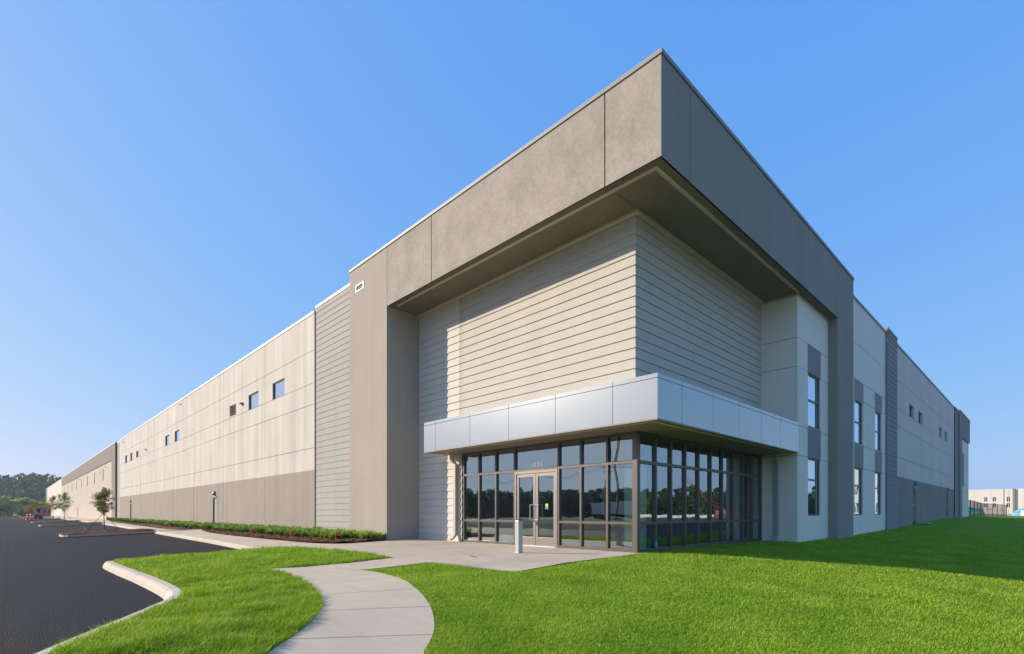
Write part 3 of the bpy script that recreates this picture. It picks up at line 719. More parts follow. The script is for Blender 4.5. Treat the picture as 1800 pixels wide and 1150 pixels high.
# concrete pavement
def pav(name, c1, c2):
    m, nt, p = newmat(name); L = nt.links
    geo = N(nt, 'ShaderNodeNewGeometry')
    n1 = N(nt, 'ShaderNodeTexNoise', Scale=.7, Detail=8.0, Roughness=.65); L.new(geo.outputs['Position'], n1.inputs['Vector'])
    mp = N(nt, 'ShaderNodeMapping'); mp.inputs['Scale'].default_value = (9, .5, 1); mp.inputs['Rotation'].default_value = (0, 0, R(-22)); L.new(geo.outputs['Position'], mp.inputs[0])
    n2 = N(nt, 'ShaderNodeTexNoise', Scale=1.0, Detail=5.0); L.new(mp.outputs[0], n2.inputs['Vector'])
    mr = N(nt, 'ShaderNodeMapRange'); mr.inputs['From Min'].default_value = .35; mr.inputs['From Max'].default_value = .65; L.new(n1.outputs[0], mr.inputs[0])
    mix = N(nt, 'ShaderNodeMix', data_type='RGBA'); mix.inputs[6].default_value = (*c1, 1); mix.inputs[7].default_value = (*c2, 1); L.new(mr.outputs[0], mix.inputs[0])
    r2 = N(nt, 'ShaderNodeMapRange'); r2.inputs['From Min'].default_value = .3; r2.inputs['From Max'].default_value = .7; r2.inputs['To Min'].default_value = .95; r2.inputs['To Max'].default_value = 1.05; L.new(n2.outputs[0], r2.inputs[0])
    vm = N(nt, 'ShaderNodeVectorMath', operation='SCALE'); L.new(mix.outputs[2], vm.inputs[0]); L.new(r2.outputs[0], vm.inputs['Scale'])
    L.new(vm.outputs[0], p.inputs['Base Color']); p.inputs['Roughness'].default_value = .8
    n3 = N(nt, 'ShaderNodeTexNoise', Scale=200.0, Detail=3.0); L.new(geo.outputs['Position'], n3.inputs['Vector'])
    bp = N(nt, 'ShaderNodeBump', Strength=.25, Distance=.003); L.new(n3.outputs[0], bp.inputs['Height']); L.new(bp.outputs[0], p.inputs['Normal'])
    return m
M['slab'] = pav('entrance_concrete', (.62, .49, .345), (.49, .39, .28))
M['path'] = pav('path_concrete', (.62, .49, .335), (.545, .435, .30))
M['kerb'] = pav('kerb_concrete', (.62, .51, .39), (.50, .41, .31))
# walk along the building and entrance apron
apron = [(6.40, 6.60), (11.3, 6.95), (11.3, 16.7), (10.1, 16.8), (10.1, 275)]+[(edge_x(y), y) for y in (275, 125, 81, 57, 34, 23, 16.45)]+[(6.36, 15.9), (6.56, 13.2), (6.45, 10.63), (5.25, 10.55), (4.86, 9.27), (5.5, 9.17), (6.34, 9.16)]
drape('pavement', apron, M['slab'], .0, 1.5)
pl = smooth_line([(3.70, 11.05), (3.72, 9.9), (3.42, 8.18), (3.12, 7.12), (2.85, 6.4), (2.53, 5.87), (2.1, 5.37), (1.69, 4.99), (1.2, 4.4), (.8, 3.5), (.62, 2), (.6, 0), (.6, -12)], 5)
pr = smooth_line([(2.0, -12), (2.0, 0), (2.1, 2), (2.4, 3.4), (2.79, 4.08), (3.08, 4.38), (3.39, 4.75), (3.8, 5.4), (4.18, 6.2), (4.63, 7.26), (4.80, 7.97), (4.90, 8.67), (4.86, 9.26)], 5)
path = pl+pr+[(5.25, 10.54), (4.3, 10.72)]
drape('footpath', path, M['path'], .002, .5)
# joints sawn in the concrete: thin dark recess lines laid on the slab
def groove(mb, a, b, w=.008, dz=.0055, ext=0):
    a = Vector(a); b = Vector(b); d = (b-a).normalized(); a -= d*ext; b += d*ext; nrm = Vector((-d.y, d.x))*w/2
    k = max(2, int((b-a).length/.5))
    for i in range(k):
        p, q = a.lerp(b, i/k), a.lerp(b, (i+1)/k)
        mb.quad(*[(v.x, v.y, Tz(v.x, v.y)+dz) for v in (p-nrm, q-nrm, q+nrm, p+nrm)])
gm = MB()
for a, b in (((3.76, 9.56), (4.87, 9.27)), ((3.45, 8.25), (4.76, 7.84)), ((3.16, 7.22), (4.27, 6.52)), ((2.68, 6.1), (3.82, 5.43)), ((2.0, 5.27), (3.19, 4.5)), ((1.2, 4.4), (2.5, 3.55)), ((.68, 2.6), (2.2, 2.5)), ((.61, 1), (2.03, 1))): groove(gm, a, b)
groove(gm, (4.35, 10.7), (4.87, 9.3))
groove(gm, (6.5, 10.6), (11.0, 10.6)); groove(gm, (6.5, 13.3), (11.0, 13.3)); groove(gm, (8.8, 6.85), (8.8, 16.4)); groove(gm, (6.42, 7.9), (11.1, 7.9)); groove(gm, (6.4, 10.62), (6.4, 6.7))
for y in np.arange(18, 80, 1.9): groove(gm, (edge_x(y)+.16, y), (7.1, y), .012)
tag(gm.build('pavement_joints', M['joint']), kind='structure')
# kerbs
def kerb(line, side, name='kerb', w=.17, h=.13, roll=.09, zf=Tz):
    m = MB(); P = [Vector(p) for p in line]; n = len(P); ring = []
    for i, p in enumerate(P):
        d = (P[min(i+1, n-1)]-P[max(i-1, 0)]).normalized(); nr = Vector((-d.y, d.x))*side
        z = zf(p.x, p.y)
        pr_ = [(0, -.1), (0, .012), (w*.75, .008), (w, -.012), (w+roll*.5, -.06), (w+roll, -h-.03)]
        for o, dz in pr_:
            q = p+nr*o; m.v.append((q.x, q.y, z+dz))
    k = 6
    for i in range(n-1):
        for j in range(k-1): m.f.append((i*k+j, i*k+j+1, (i+1)*k+j+1, (i+1)*k+j))
    m.f.append(tuple(range(k))); m.f.append(tuple((n-1)*k+j for j in range(k)))
    o = m.build(name, M['kerb']); tag(o, kind='structure'); return o
kl = smooth_line([(-1.5, -12), (-1.5, 0), (-1.2, 2.2), (-.75, 4.2), (.0, 5.65), (.42, 6.43), (.92, 7.3), (1.42, 8.12), (1.72, 8.64), (1.88, 9.2), (1.94, 10.07), (1.92, 12.04), (1.86, 13.83), (1.82, 15.6), (1.85, 16.25)], 6)
kerb(kl, 1, w=.15, roll=.07)
kj = MB()
for i in range(4, len(kl)-1, 9):
    a, b_ = Vector(kl[i]), Vector(kl[i+1]); d = (b_-a).normalized(); nr = Vector((-d.y, d.x))
    pf = [(0, .0145), (.1125, .0105), (.15, -.0095), (.185, -.0575), (.22, -.16)]
    for (o1, z1), (o2, z2) in zip(pf, pf[1:]):
        q = [a+nr*o1, a+nr*o2, a+nr*o2+d*.014, a+nr*o1+d*.014]; zz = Tz(a.x, a.y)
        kj.quad(*[(v.x, v.y, zz+z+.001) for v, z in zip(q, (z1, z2, z2, z1))])
tag(kj.build('kerb_joints', M['joint']), kind='structure')
# lawn kerb also runs back along the car park
kerb([(1.9, 16.3), (2.6, 16.42), (5.5, 16.42)], 1, w=.12, roll=.05)
kerb([(edge_x(y), y) for y in np.concatenate([np.arange(16.5, 60, 2), np.arange(60, 275, 10)])], 1, w=.14, roll=.03, h=.14)
# lawns
lawnL = [p for p in kl]+[(2.6, 16.42), (5.45, 16.42), (6.34, 15.95), (6.56, 13.5), (6.53, 11.96), (6.38, 10.66), (5.17, 10.72), (4.25, 10.9), (3.70, 11.1)]+pl+[(.6, -12)]
lawnR = [(2.0, -12), (2.0, 0)]+pr[6:]+[(5.49, 9.12), (6.0, 9.2), (6.34, 9.14), (6.5, 8.9), (6.52, 8.4), (6.42, 7.24), (6.46, 6.62), (7.5, 6.55), (9.15, 6.68), (11.1, 7.0), (11.1, 7.3), (19.6, 7.3), (19.6, 6.2), (70.5, 6.2), (75, 6.3), (100, 6.3), (118, 4), (118, -1.2), (30, -1.6), (9, -2.2), (6, -6), (5, -12)]
mt, nt, p = newmat('lawn_base'); L = nt.links
geo = N(nt, 'ShaderNodeNewGeometry')
n1 = N(nt, 'ShaderNodeTexNoise', Scale=1.1, Detail=8.0, Roughness=.7); L.new(geo.outputs['Position'], n1.inputs['Vector'])
n2 = N(nt, 'ShaderNodeTexNoise', Scale=45.0, Detail=4.0); L.new(geo.outputs['Position'], n2.inputs['Vector'])
cr = N(nt, 'ShaderNodeValToRGB'); L.new(n1.outputs[0], cr.inputs[0])
cr.color_ramp.elements[0].position = .35; cr.color_ramp.elements[0].color = (.15, .27, .014, 1)
cr.color_ramp.elements[1].position = .68; cr.color_ramp.elements[1].color = (.26, .40, .024, 1)
mr = N(nt, 'ShaderNodeMapRange'); mr.inputs['From Min'].default_value = .3; mr.inputs['From Max'].default_value = .7; mr.inputs['To Min'].default_value = .6; mr.inputs['To Max'].default_value = 1.35; L.new(n2.outputs[0], mr.inputs[0])
vm = N(nt, 'ShaderNodeVectorMath', operation='SCALE'); L.new(cr.outputs[0], vm.inputs[0]); L.new(mr.outputs[0], vm.inputs['Scale'])
L.new(vm.outputs[0], p.inputs['Base Color']); p.inputs['Roughness'].default_value = 1; p.inputs['Specular IOR Level'].default_value = .1
bp = N(nt, 'ShaderNodeBump', Strength=1.0, Distance=.04); L.new(n2.outputs[0], bp.inputs['Height']); L.new(bp.outputs[0], p.inputs['Normal'])
M['lawn'] = mt
drape('lawn', lawnL, M['lawn'], -.01, .6)
drape('lawn', lawnR, M['lawn'], -.01, 1.5)
# grass blades, real geometry, thinning out with distance
def mat_grass():
    m, nt, p = newmat('grass_blades'); L = nt.links
    at = N(nt, 'ShaderNodeAttribute', attribute_name='tint')
    geo = N(nt, 'ShaderNodeNewGeometry'); nz = N(nt, 'ShaderNodeTexNoise', Scale=1.3, Detail=6.0, Roughness=.65); L.new(geo.outputs['Position'], nz.inputs['Vector'])
    ad = N(nt, 'ShaderNodeMath', operation='MULTIPLY_ADD'); ad.inputs[1].default_value = .55; L.new(at.outputs['Fac'], ad.inputs[0]); 
    mr = N(nt, 'ShaderNodeMapRange'); mr.inputs['From Min'].default_value = .3; mr.inputs['From Max'].default_value = .7; mr.inputs['To Max'].default_value = .45; L.new(nz.outputs[0], mr.inputs[0]); L.new(mr.outputs[0], ad.inputs[2])
    cr = N(nt, 'ShaderNodeValToRGB'); L.new(ad.outputs[0], cr.inputs[0])
    cr.color_ramp.elements[0].position = .1; cr.color_ramp.elements[0].color = (.15, .27, .016, 1)
    cr.color_ramp.elements[1].position = .9; cr.color_ramp.elements[1].color = (.50, .60, .07, 1)
    e = cr.color_ramp.elements.new(.5); e.color = (.29, .44, .022, 1)
    L.new(cr.outputs[0], p.inputs['Base Color']); p.inputs['Roughness'].default_value = .5; p.inputs['Specular IOR Level'].default_value = .25
    tl = N(nt, 'ShaderNodeBsdfTranslucent'); L.new(cr.outputs[0], tl.inputs['Color'])
    mx = N(nt, 'ShaderNodeMixShader'); mx.inputs[0].default_value = .4
    out = [n for n in nt.nodes if n.type == 'OUTPUT_MATERIAL'][0]
    L.new(p.outputs[0], mx.inputs[1]); L.new(tl.outputs[0], mx.inputs[2]); L.new(mx.outputs[0], out.inputs[0]); return m
M['grass'] = mat_grass()
def numpy_mesh(name, V, F, mat, tint=None, parent=None, nv=3):
    me = bpy.data.meshes.new(name); me.vertices.add(len(V)); me.vertices.foreach_set('co', V.astype(np.float32).ravel())
    nf = len(F); me.loops.add(nf*nv); me.loops.foreach_set('vertex_index', F.astype(np.int32).ravel())
    me.polygons.add(nf); me.polygons.foreach_set('loop_start', np.arange(0, nf*nv, nv, dtype=np.int32))
    me.materials.append(mat); me.update(calc_edges=True)
    if tint is not None:
        a = me.attributes.new('tint', 'FLOAT', 'POINT'); a.data.foreach_set('value', tint.astype(np.float32))
    o = bpy.data.objects.new(name, me); COL.objects.link(o)
    if parent: o.parent = parent
    return o
def blades(name, poly, n, hmean, hmax_d, lean, dmax, wind, wmul=1.0, amin=-2.2, amax=2.2, label=None, clump=.5):
    """n candidates with density falling as 1/distance^2 beyond 3 m"""
    r = np.exp(rng.uniform(np.log(1.2), np.log(dmax), n)); th = rng.uniform(R(90-(amax)), R(90-(amin)), n)
    x = r*np.cos(th); y = r*np.sin(th)
    k = inside_np(poly, x, y); x, y, r = x[k], y[k], r[k]; n = len(x)
    def wob(f):
        v = 0
        for k in range(9):
            a, ph, ff = k*2.399, k*1.731, f*(.6+.13*k); v = v+np.sin(ff*(x*math.cos(a)+y*math.sin(a))+ph+.8*np.sin(ff*.37*(x*math.sin(a)-y*math.cos(a))))
        return np.clip(.5+v/7, 0, 1)
    cl = wob(8.); cl2 = wob(2.6)
    h = hmean*(1+clump*(cl-.5)+clump*.8*(cl2-.5))*rng.uniform(.55, 1.25, n)
    w = wmul*(.0032+.0011*r)*rng.uniform(.7, 1.3, n)
    az = rng.uniform(0, 2*np.pi, n); la = wind+rng.normal(0, 1.1, n); ln = h*lean*rng.uniform(.2, 1.4, n)*(1+.6*clump*(cl2-.5))
    z = T(x, y)-.012
    dx, dy = np.cos(az)*w/2, np.sin(az)*w/2; lx, ly = np.cos(la)*ln, np.sin(la)*ln
    V = np.empty((n, 5, 3))
    V[:, 0] = np.c_[x-dx, y-dy, z]; V[:, 1] = np.c_[x+dx, y+dy, z]
    V[:, 2] = np.c_[x-dx*.75+lx*.35, y-dy*.75+ly*.35, z+h*.58]; V[:, 3] = np.c_[x+dx*.75+lx*.35, y+dy*.75+ly*.35, z+h*.58]
    V[:, 4] = np.c_[x+lx, y+ly, z+h*.96]
    b = np.arange(n)[:, None]*5
    F = np.concatenate([b+np.array([[0, 1, 3]]), b+np.array([[0, 3, 2]]), b+np.array([[2, 3, 4]])])
    tint = np.repeat(np.clip(rng.normal(.5, .25, n)+.25*(cl2-.5), 0, 1), 5)
    o = numpy_mesh(name, V.reshape(-1, 3), F, M['grass'], tint); tag(o, kind='stuff', label=label)
    return o
blades('grass', lawnL, 1000000, .08, 0, .75, 21, R(-60), amin=-25, amax=60, label='long wispy grass on the lawn between car park and footpath', clump=.6, wmul=.7)
blades('grass', lawnR, 1400000, .034, 0, .6, 34, R(-50), amin=20, amax=140, label='short mown lawn grass in front of the glass lobby', clump=.12, wmul=.68)

# ------------------------------------------------------------ planting beds
mt, nt, p = newmat('mulch'); L = nt.links
geo = N(nt, 'ShaderNodeNewGeometry'); n1 = N(nt, 'ShaderNodeTexNoise', Scale=30.0, Detail=5.0); L.new(geo.outputs['Position'], n1.inputs['Vector'])
cr = N(nt, 'ShaderNodeValToRGB'); L.new(n1.outputs[0], cr.inputs[0]); cr.color_ramp.elements[0].position = .35; cr.color_ramp.elements[0].color = (.10, .04, .02, 1)
cr.color_ramp.elements[1].position = .65; cr.color_ramp.elements[1].color = (.46, .20, .10, 1); L.new(cr.outputs[0], p.inputs['Base Color']); p.inputs['Roughness'].default_value = 1
bp = N(nt, 'ShaderNodeBump', Strength=1.0, Distance=.05); L.new(n1.outputs[0], bp.inputs['Height']); L.new(bp.outputs[0], p.inputs['Normal'])
M['mulch'] = mt
bed1 = smooth_line([(9.72, 16.62), (9.0, 16.2), (8.2, 16.0), (7.55, 16.15), (7.25, 17.2), (7.15, 19), (7.1, 22), (7.1, 26), (7.3, 30), (7.8, 33.6)], 3)+[(9.97, 34), (9.97, 19.5), (9.72, 19.4)]
bed2 = smooth_line([(7.3, 35.5), (6.95, 38), (7.1, 45), (7.5, 60), (8.2, 75), (9.4, 86)], 3)+[(9.95, 86), (9.95, 35.5)]
def moundf(dz): return lambda x, y: Tz(x, y)+dz+.03*math.sin(x*7)*math.sin(y*5)
drape('planting_bed', bed1, M['mulch'], res=.6, fz=moundf(.045)); drape('planting_bed', bed2, M['mulch'], res=1.2, fz=moundf(.045))
def chips(poly, n, name='mulch'):
    xs = [p[0] for p in poly]; ys = [p[1] for p in poly]
    x = rng.uniform(min(xs), max(xs), n); y = rng.uniform(min(ys), max(ys), n); k = inside_np(poly, x, y); x, y = x[k], y[k]; n = len(x)
    a = rng.uniform(0, 6.28, n); l = rng.uniform(.02, .06, n); w = l*.35; t = rng.uniform(-.35, .35, n)
    z = T(x, y)+rng.uniform(.05, .09, n)
    ux, uy = np.cos(a), np.sin(a)
    V = np.empty((n, 4, 3))
    for i, (s, q) in enumerate(((-1, -1), (1, -1), (1, 1), (-1, 1))):
        V[:, i] = np.c_[x+ux*l*s-uy*w*q, y+uy*l*s+ux*w*q, z+l*s*t]
    F = np.arange(n*4).reshape(n, 4)
    tag(numpy_mesh(name, V.reshape(-1, 3), F, M['mulch'], nv=4), kind='stuff')
chips(bed1, 26000); chips(bed2, 18000)
M['lir'] = leafmat('border_leaf', (.10, .22, .03), (.30, .43, .08), 1.6, .5)
M['lir2'] = leafmat('border_leaf_yellow', (.20, .34, .03), (.42, .52, .08), 1.6, .5)
def clumps(name, spots, mat, label, hh=.36, nb=70):
    spots = np.array(spots); ns = len(spots); n = ns*nb
    cx = np.repeat(spots[:, 0], nb); cy = np.repeat(spots[:, 1], nb); sc = np.repeat(rng.uniform(.7, 1.15, ns), nb)
    az = rng.uniform(0, 2*np.pi, n); r0 = rng.uniform(0, .07, n); L_ = hh*sc*rng.uniform(.6, 1.15, n); sp = rng.uniform(.15, .95, n)
    w = np.repeat(.012+.0009*np.hypot(spots[:, 0], spots[:, 1]), nb)*.6
    z0 = T(cx, cy)+.04
    ux, uy = np.cos(az), np.sin(az); px, py = -uy*w, ux*w
    bx, by = cx+ux*r0, cy+uy*r0
    V = np.empty((n, 7, 3))
    for i, (t, wz) in enumerate(((0, .8), (.45, 1), (.8, .8))):
        out = L_*sp*t**1.6*.8; up = L_*(t-.42*sp*t**3)
        V[:, 2*i] = np.c_[bx+ux*out-px*wz, by+uy*out-py*wz, z0+up]; V[:, 2*i+1] = np.c_[bx+ux*out+px*wz, by+uy*out+py*wz, z0+up]
    V[:, 6] = np.c_[bx+ux*L_*sp, by+uy*L_*sp, z0+L_*(1-.5*sp)]
    b = np.arange(n)[:, None]*7
    F = np.concatenate([b+np.array([[q]])[0] for q in ([0, 1, 3], [0, 3, 2], [2, 3, 5], [2, 5, 4], [4, 5, 6])])
    o = numpy_mesh(name, V.reshape(-1, 3), F, mat); tag(o, label=label, kind='stuff')
s1 = [(x+rnd.uniform(-.1, .1), y+rnd.uniform(-.1, .1)) for y in np.arange(16.75, 19.6, .36) for x in np.arange(8.15, 9.6, .36) if x > 8.05+(.5 if y < 17.2 else 0) or y > 18]
s2 = [(x+rnd.uniform(-.12, .12), y+rnd.uniform(-.12, .12)) for y in np.arange(19.7, 34, .4) for x in np.arange(8.0, 9.9, .4)]
s3 = [(x+rnd.uniform(-.15, .15), y+rnd.uniform(-.15, .15)) for y in np.arange(35.8, 84, .55) for x in np.arange(7.9+max(0, 0), 9.8, .5) if x > 7.7+(y-36)*.022]
clumps('border_plants', s1, M['lir2'], 'yellow-green strappy border plants beside the entrance pilaster')
clumps('border_plants', s2, M['lir'], 'dark green strappy border plants along the near bed')
clumps('border_plants', s3, M['lir'], 'green strappy border plants along the far bed')

# car park islands
isl = [36.0, 65.2, 88.5, 124, 152, 181, 210, 238]
for i, y0 in enumerate(isl):
    x1 = edge_x(y0)-.02; w = 3.2
    out = [(x1, y0), (2.6, y0), (2.15, y0+.3), (1.95, y0+.9), (1.95, y0+w-.9), (2.15, y0+w-.3), (2.6, y0+w), (x1, y0+w)]
    kerb(smooth_line(out, 4), -1, w=.15, roll=.05)
    drape('planting_bed', out, M['mulch'], res=.8, fz=lambda x, y: Tz(x, y)+.03+.02*math.sin(x*6)*math.sin(y*4))
    if i < 2: chips(out, 5000 if i == 0 else 3000)

# small marker flags
def flag(x, y, lab):
    t = empty('marker_flag', (x, y, Tz(x, y)+.04), rnd.uniform(-.3, .3)); tag(t, lab, 'flag', 'red marker flags in the planting')
    MB().tube([(0, 0, 0), (0, 0, .3)], .004, 5).build('wire', M['steel'], t)
    f = MB(); n = 4
    for i in range(n):
        a, b = i/n, (i+1)/n
        f.quad((a*.09, -a*.09+.02*math.sin(a*5), .17), (b*.09, -b*.09+.02*math.sin(b*5), .17), (b*.09, -b*.09+.02*math.sin(b*5+1), .3), (a*.09, -a*.09+.02*math.sin(a*5+1), .3))
    f.build('pennant', M['red'], t)
for x, y, lab in ((7.3, 23.4, 'red marker flag at the mulch edge below the wall louver, farthest in near bed'), (7.28, 19.1, 'red marker flag in the mulch below the grey siding strip, middle of three'), (7.95, 16.85, 'red marker flag in front of the yellow-green plants by the pilaster'),
                  (2.95, 37.2, 'red marker flag near the rounded kerb tip of the nearest car park island'), (6.6, 35.6, 'red marker flag at the bed corner behind the nearest island')): flag(x, y, lab)

# ------------------------------------------------------------ bollard, debris, box lid
b = empty('door_button_post', (9.06, 9.13, 0), R(0)); tag(b, 'short square grey metal post on the concrete in front of the glass entrance doors', 'bollard')
MB().box((-.075, -.06, 0), (.075, .06, .80)).build('post', M['bollard'], b, bevel=.006)
MB().box((-.078, -.063, .80), (.078, .063, .825)).build('cap', M['dark'], b, bevel=.005)
MB().box((-.09, -.075, 0), (.09, .075, .012)).build('base_plate', M['bollard'], b)
c = MB(); c.tube([(7.55, 9.0, Tz(7.6, 9.1)+.012), (7.66, 9.32, Tz(7.6, 9.1)+.012)], .009, 6); tag(c.build('twig', M['bark']), 'thin dark stick lying on the entrance concrete', 'stick')
c = MB(); c.box((-.55, -.2, 0), (.55, .2, .07)); o = c.build('utility_box_lid', M['slab'], bevel=.01); o.location = (40.6, 5.3, Tz(40.6, 5.3)+.02); tag(o, 'flat pale concrete lid lying in the shaded grass by the first dark wall door', 'lid')

# ------------------------------------------------------------ trees
def leaf_cloud(centers, radii, per, size, squash=1.0, droop=0.3):
    cs, out = [], []
    for (cx, cy, cz), rr, n in zip(centers, radii, per):
        d = rng.normal(size=(n, 3)); d /= np.linalg.norm(d, axis=1)[:, None]
        q = d*(rng.uniform(.25, 1, n)**.5)[:, None]*rr; q[:, 2] *= squash
        cs.append(q+np.array([cx, cy, cz]))
    c = np.concatenate(cs); n = len(c)
    u = rng.normal(size=(n, 3)); u /= np.linalg.norm(u, axis=1)[:, None]
    v = np.cross(u, rng.normal(size=(n, 3))); v /= np.linalg.norm(v, axis=1)[:, None]
    s = (size*rng.uniform(.6, 1.4, n))[:, None]
    V = np.stack([c-u*s, c+v*s*.45, c+u*s, c-v*s*.45], 1)
    return V.reshape(-1, 3), np.arange(n*4).reshape(n, 4)
M['leaf'] = leafmat('young_leaf', (.14, .16, .03), (.34, .32, .08), 3, .45)
M['leaf2'] = leafmat('young_leaf_warm', (.17, .16, .03), (.40, .25, .06), 2, .45)
M['leafg'] = leafmat('green_leaf', (.04, .085, .02), (.12, .19, .04), .5, .3)
M['leafd'] = leafmat('wood_leaf', (.035, .075, .025), (.13, .20, .06), .12, .4)
M['leafp'] = leafmat('pale_leaf', (.26, .36, .14), (.50, .58, .28), .4, .5)
def young_tree(lab, mat, H_=2.55, stakes=True, nl=4200, seed=1):
    r = random.Random(seed); t = empty('young_tree'); tag(t, lab, 'tree', 'staked young trees in the car park islands')
    tr = MB(); top = H_*.92
    tr.tube([(0, 0, 0), (.015, .01, H_*.3), (-.02, .01, H_*.55), (.01, 0, H_*.78), (0, 0, top)], [.022, .019, .015, .010, .004], 7)
    cen, rad = [], []
    for i in range(22):
        z = H_*(.40+.5*i/22); a = r.uniform(0, 6.28); env = math.sin(math.pi*min(1, (.12+(z/H_-.36)/.68)))
        l = .52*env*r.uniform(.75, 1.2)*H_/2.55
        e = (math.cos(a)*l, math.sin(a)*l, z+.22*H_/2.55*r.uniform(.5, 1.2))
        tr.tube([(0, 0, z), (e[0]*.55, e[1]*.55, z+(e[2]-z)*.7), e], [.010, .006, .002], 5)
        for k in (.45, .75, 1.0):
            cen.append((e[0]*k+r.uniform(-.05, .05), e[1]*k+r.uniform(-.05, .05), z+(e[2]-z)*k+r.uniform(-.04, .06))); rad.append(r.uniform(.14, .23)*H_/2.55)
    for k in range(46):
        a = r.uniform(0, 6.28); t_ = r.uniform(0, 1); q = .40*math.sin(math.pi*(.12+.86*t_)**.8)*math.sqrt(r.uniform(.1, 1))*H_/2.55
        cen.append((math.cos(a)*q, math.sin(a)*q, H_*(.44+.52*t_))); rad.append(r.uniform(.08, .15)*H_/2.55)
    for k in range(5): cen.append((r.uniform(-.05, .05), r.uniform(-.05, .05), H_*(.88+.028*k))); rad.append(.09)
    tr.build('trunk', M['bark'], t, smooth=True)
    V, F = leaf_cloud(cen, rad, [max(4, nl//len(cen))]*len(cen), .036, .8)
    numpy_mesh('crown', V, F, mat, parent=t, nv=4)
    if stakes:
        for a in (R(200), R(320), R(80)):
            s = MB(); q = (math.cos(a)*.75, math.sin(a)*.75)
            s.tube([(q[0], q[1], -.05), (q[0]*.93, q[1]*.93, .3)], .024, 6); s.tube([(q[0]*.93, q[1]*.93, .28), (0, 0, H_*.42)], .013, 5)
            s.build('stake', M['stake'], t)
    return t
y1 = young_tree('young staked tree with olive leaves in the nearest car park island', M['leaf'], seed=3, nl=5200)
y1.location = (3.95, 38.6, Tz(3.95, 38.6)+.03)
y2 = young_tree('bright green young tree in the second car park island from the camera', M['leafy2'] if 'leafy2' in M else M.setdefault('leafy2', leafmat('lime_leaf', (.15, .24, .03), (.33, .40, .07), 3, .45)), 3.1, seed=8)
y2.location = (3.85, 68.1, Tz(3.85, 68)+.03)
y3 = young_tree('brownish young tree in the third car park island, left of the lime green one', M['leaf2'], 3.3, seed=12)
y3.location = (4.0, 90.3, Tz(4, 90)+.03)
for i, (y, lab) in enumerate(((125.5, 'orange-brown young tree behind the traffic barrels, nearest of the far row'), (153.6, 'orange-brown young tree second in the far row behind the barrels'), (182.5, 'orange-brown young tree third in the far row behind the barrels'), (211.5, 'small orange-brown young tree farthest down the row of islands'))):
    c_ = copy_tree(y3); c_.location = (3.4, y, Tz(3.4, y)+.03); c_.rotation_euler = (0, 0, 1+i*1.7); c_.scale = (1.05, 1.05, .95); c_['label'] = lab

def big_tree(lab, H_, W, mat, seed, nl=5200, ls=.30, group='trees behind the car park'):
    r = random.Random(seed); t = empty('tree'); tag(t, lab, 'tree', group)
    tr = MB(); tr.tube([(0, 0, -.5), (.1, 0, H_*.25), (0, .1, H_*.55), (0, 0, H_*.9)], [W*.05, W*.04, W*.025, .04], 8)
    cen, rad = [], []
    for i in range(26):
        z = H_*r.uniform(.22, .92); a = r.uniform(0, 6.28); env = math.sin(math.pi*min(.97, (z/H_)**.8))**.6
        l = W*.5*env*r.uniform(.45, 1.0); e = (math.cos(a)*l, math.sin(a)*l, z)
        tr.tube([(0, 0, z*.75), (e[0]*.6, e[1]*.6, z*.92), e], [W*.018, W*.01, .02], 5)
        cen.append(e); rad.append(W*r.uniform(.12, .22))
    tr.build('trunk', M['bark'], t, smooth=True)
    V, F = leaf_cloud(cen, rad, [nl//len(cen)]*len(cen), ls, .75)
    numpy_mesh('crown', V, F, mat, parent=t, nv=4); return t
bt = big_tree('pale green broad tree left of the road end, nearest the left edge', 6.8, 8, M['leafp'], 5)
bt.location = (-2.5, 236, -.4)
bl = [(-.5, 262, .72, 'low pale green bush-like tree at the foot of the wooded hill'), (3.0, 246, .95, 'pale green tree at the centre of the road end'), (5.6, 247, .85, 'pale green tree second from the far building corner'), (8.0, 240, .72, 'small grey-green tree beside the far building corner'), (-9, 250, .9, 'pale tree just outside the left of the road end')]
for i, (x, y, s_, lab) in enumerate(bl):
    c_ = copy_tree(bt); c_.location = (x, y, -.4); c_.scale = (s_*.85, s_*.85, s_); c_.rotation_euler = (0, 0, i*1.9+1); c_['label'] = lab
# wooded hill and tree belts as one mass each
def hillz(x, y):
    x = np.asarray(x, float); y = np.asarray(y, float)
    return -1+16*np.exp(-((x-8)/48)**2-((y-480)/75)**2)+11*np.exp(-((x+95)/70)**2-((y-500)/80)**2)+10*np.exp(-((x-90)/60)**2-((y-490)/80)**2)
hm = MB(); hx = np.linspace(-320, 300, 50); hy = np.linspace(330, 700, 34)
for x in hx:
    for y in hy: hm.v.append((x, y, float(hillz(x, y))-.3))
for i in range(len(hx)-1):
    for j in range(len(hy)-1):
        a = i*len(hy)+j; hm.f.append((a, a+len(hy), a+len(hy)+1, a+1))
tag(hm.build('hill', M['lawn'], smooth=True), kind='structure')
def wood(name, pts, hlo, hhi, lab, zf, n=260, ls=.55, mat='leafd'):
    cen, rad, per = [], [], []
    for x, y in pts:
        h = rnd.uniform(hlo, hhi); z = float(zf(x, y)); w = h*rnd.uniform(.28, .42)
        for k in range(7):
            t = k/6; cen.append((x+rnd.uniform(-1, 1)*w*.55, y+rnd.uniform(-1, 1)*w*.55, z+h*(.05+.85*t))); rad.append(w*(.75-.45*t)*rnd.uniform(.7, 1.15)); per.append(n//7)
    V, F = leaf_cloud(cen, rad, per, ls, .9)
    o = numpy_mesh(name, V, F, M[mat], nv=4); tag(o, label=lab, kind='stuff'); return o
pts = []
for _ in range(520):
    x = rnd.uniform(-150, 60); y = rnd.uniform(395, 500); pts.append((x, y))
for _ in range(90): pts.append((rnd.uniform(-120, 40), rnd.uniform(300, 345)))
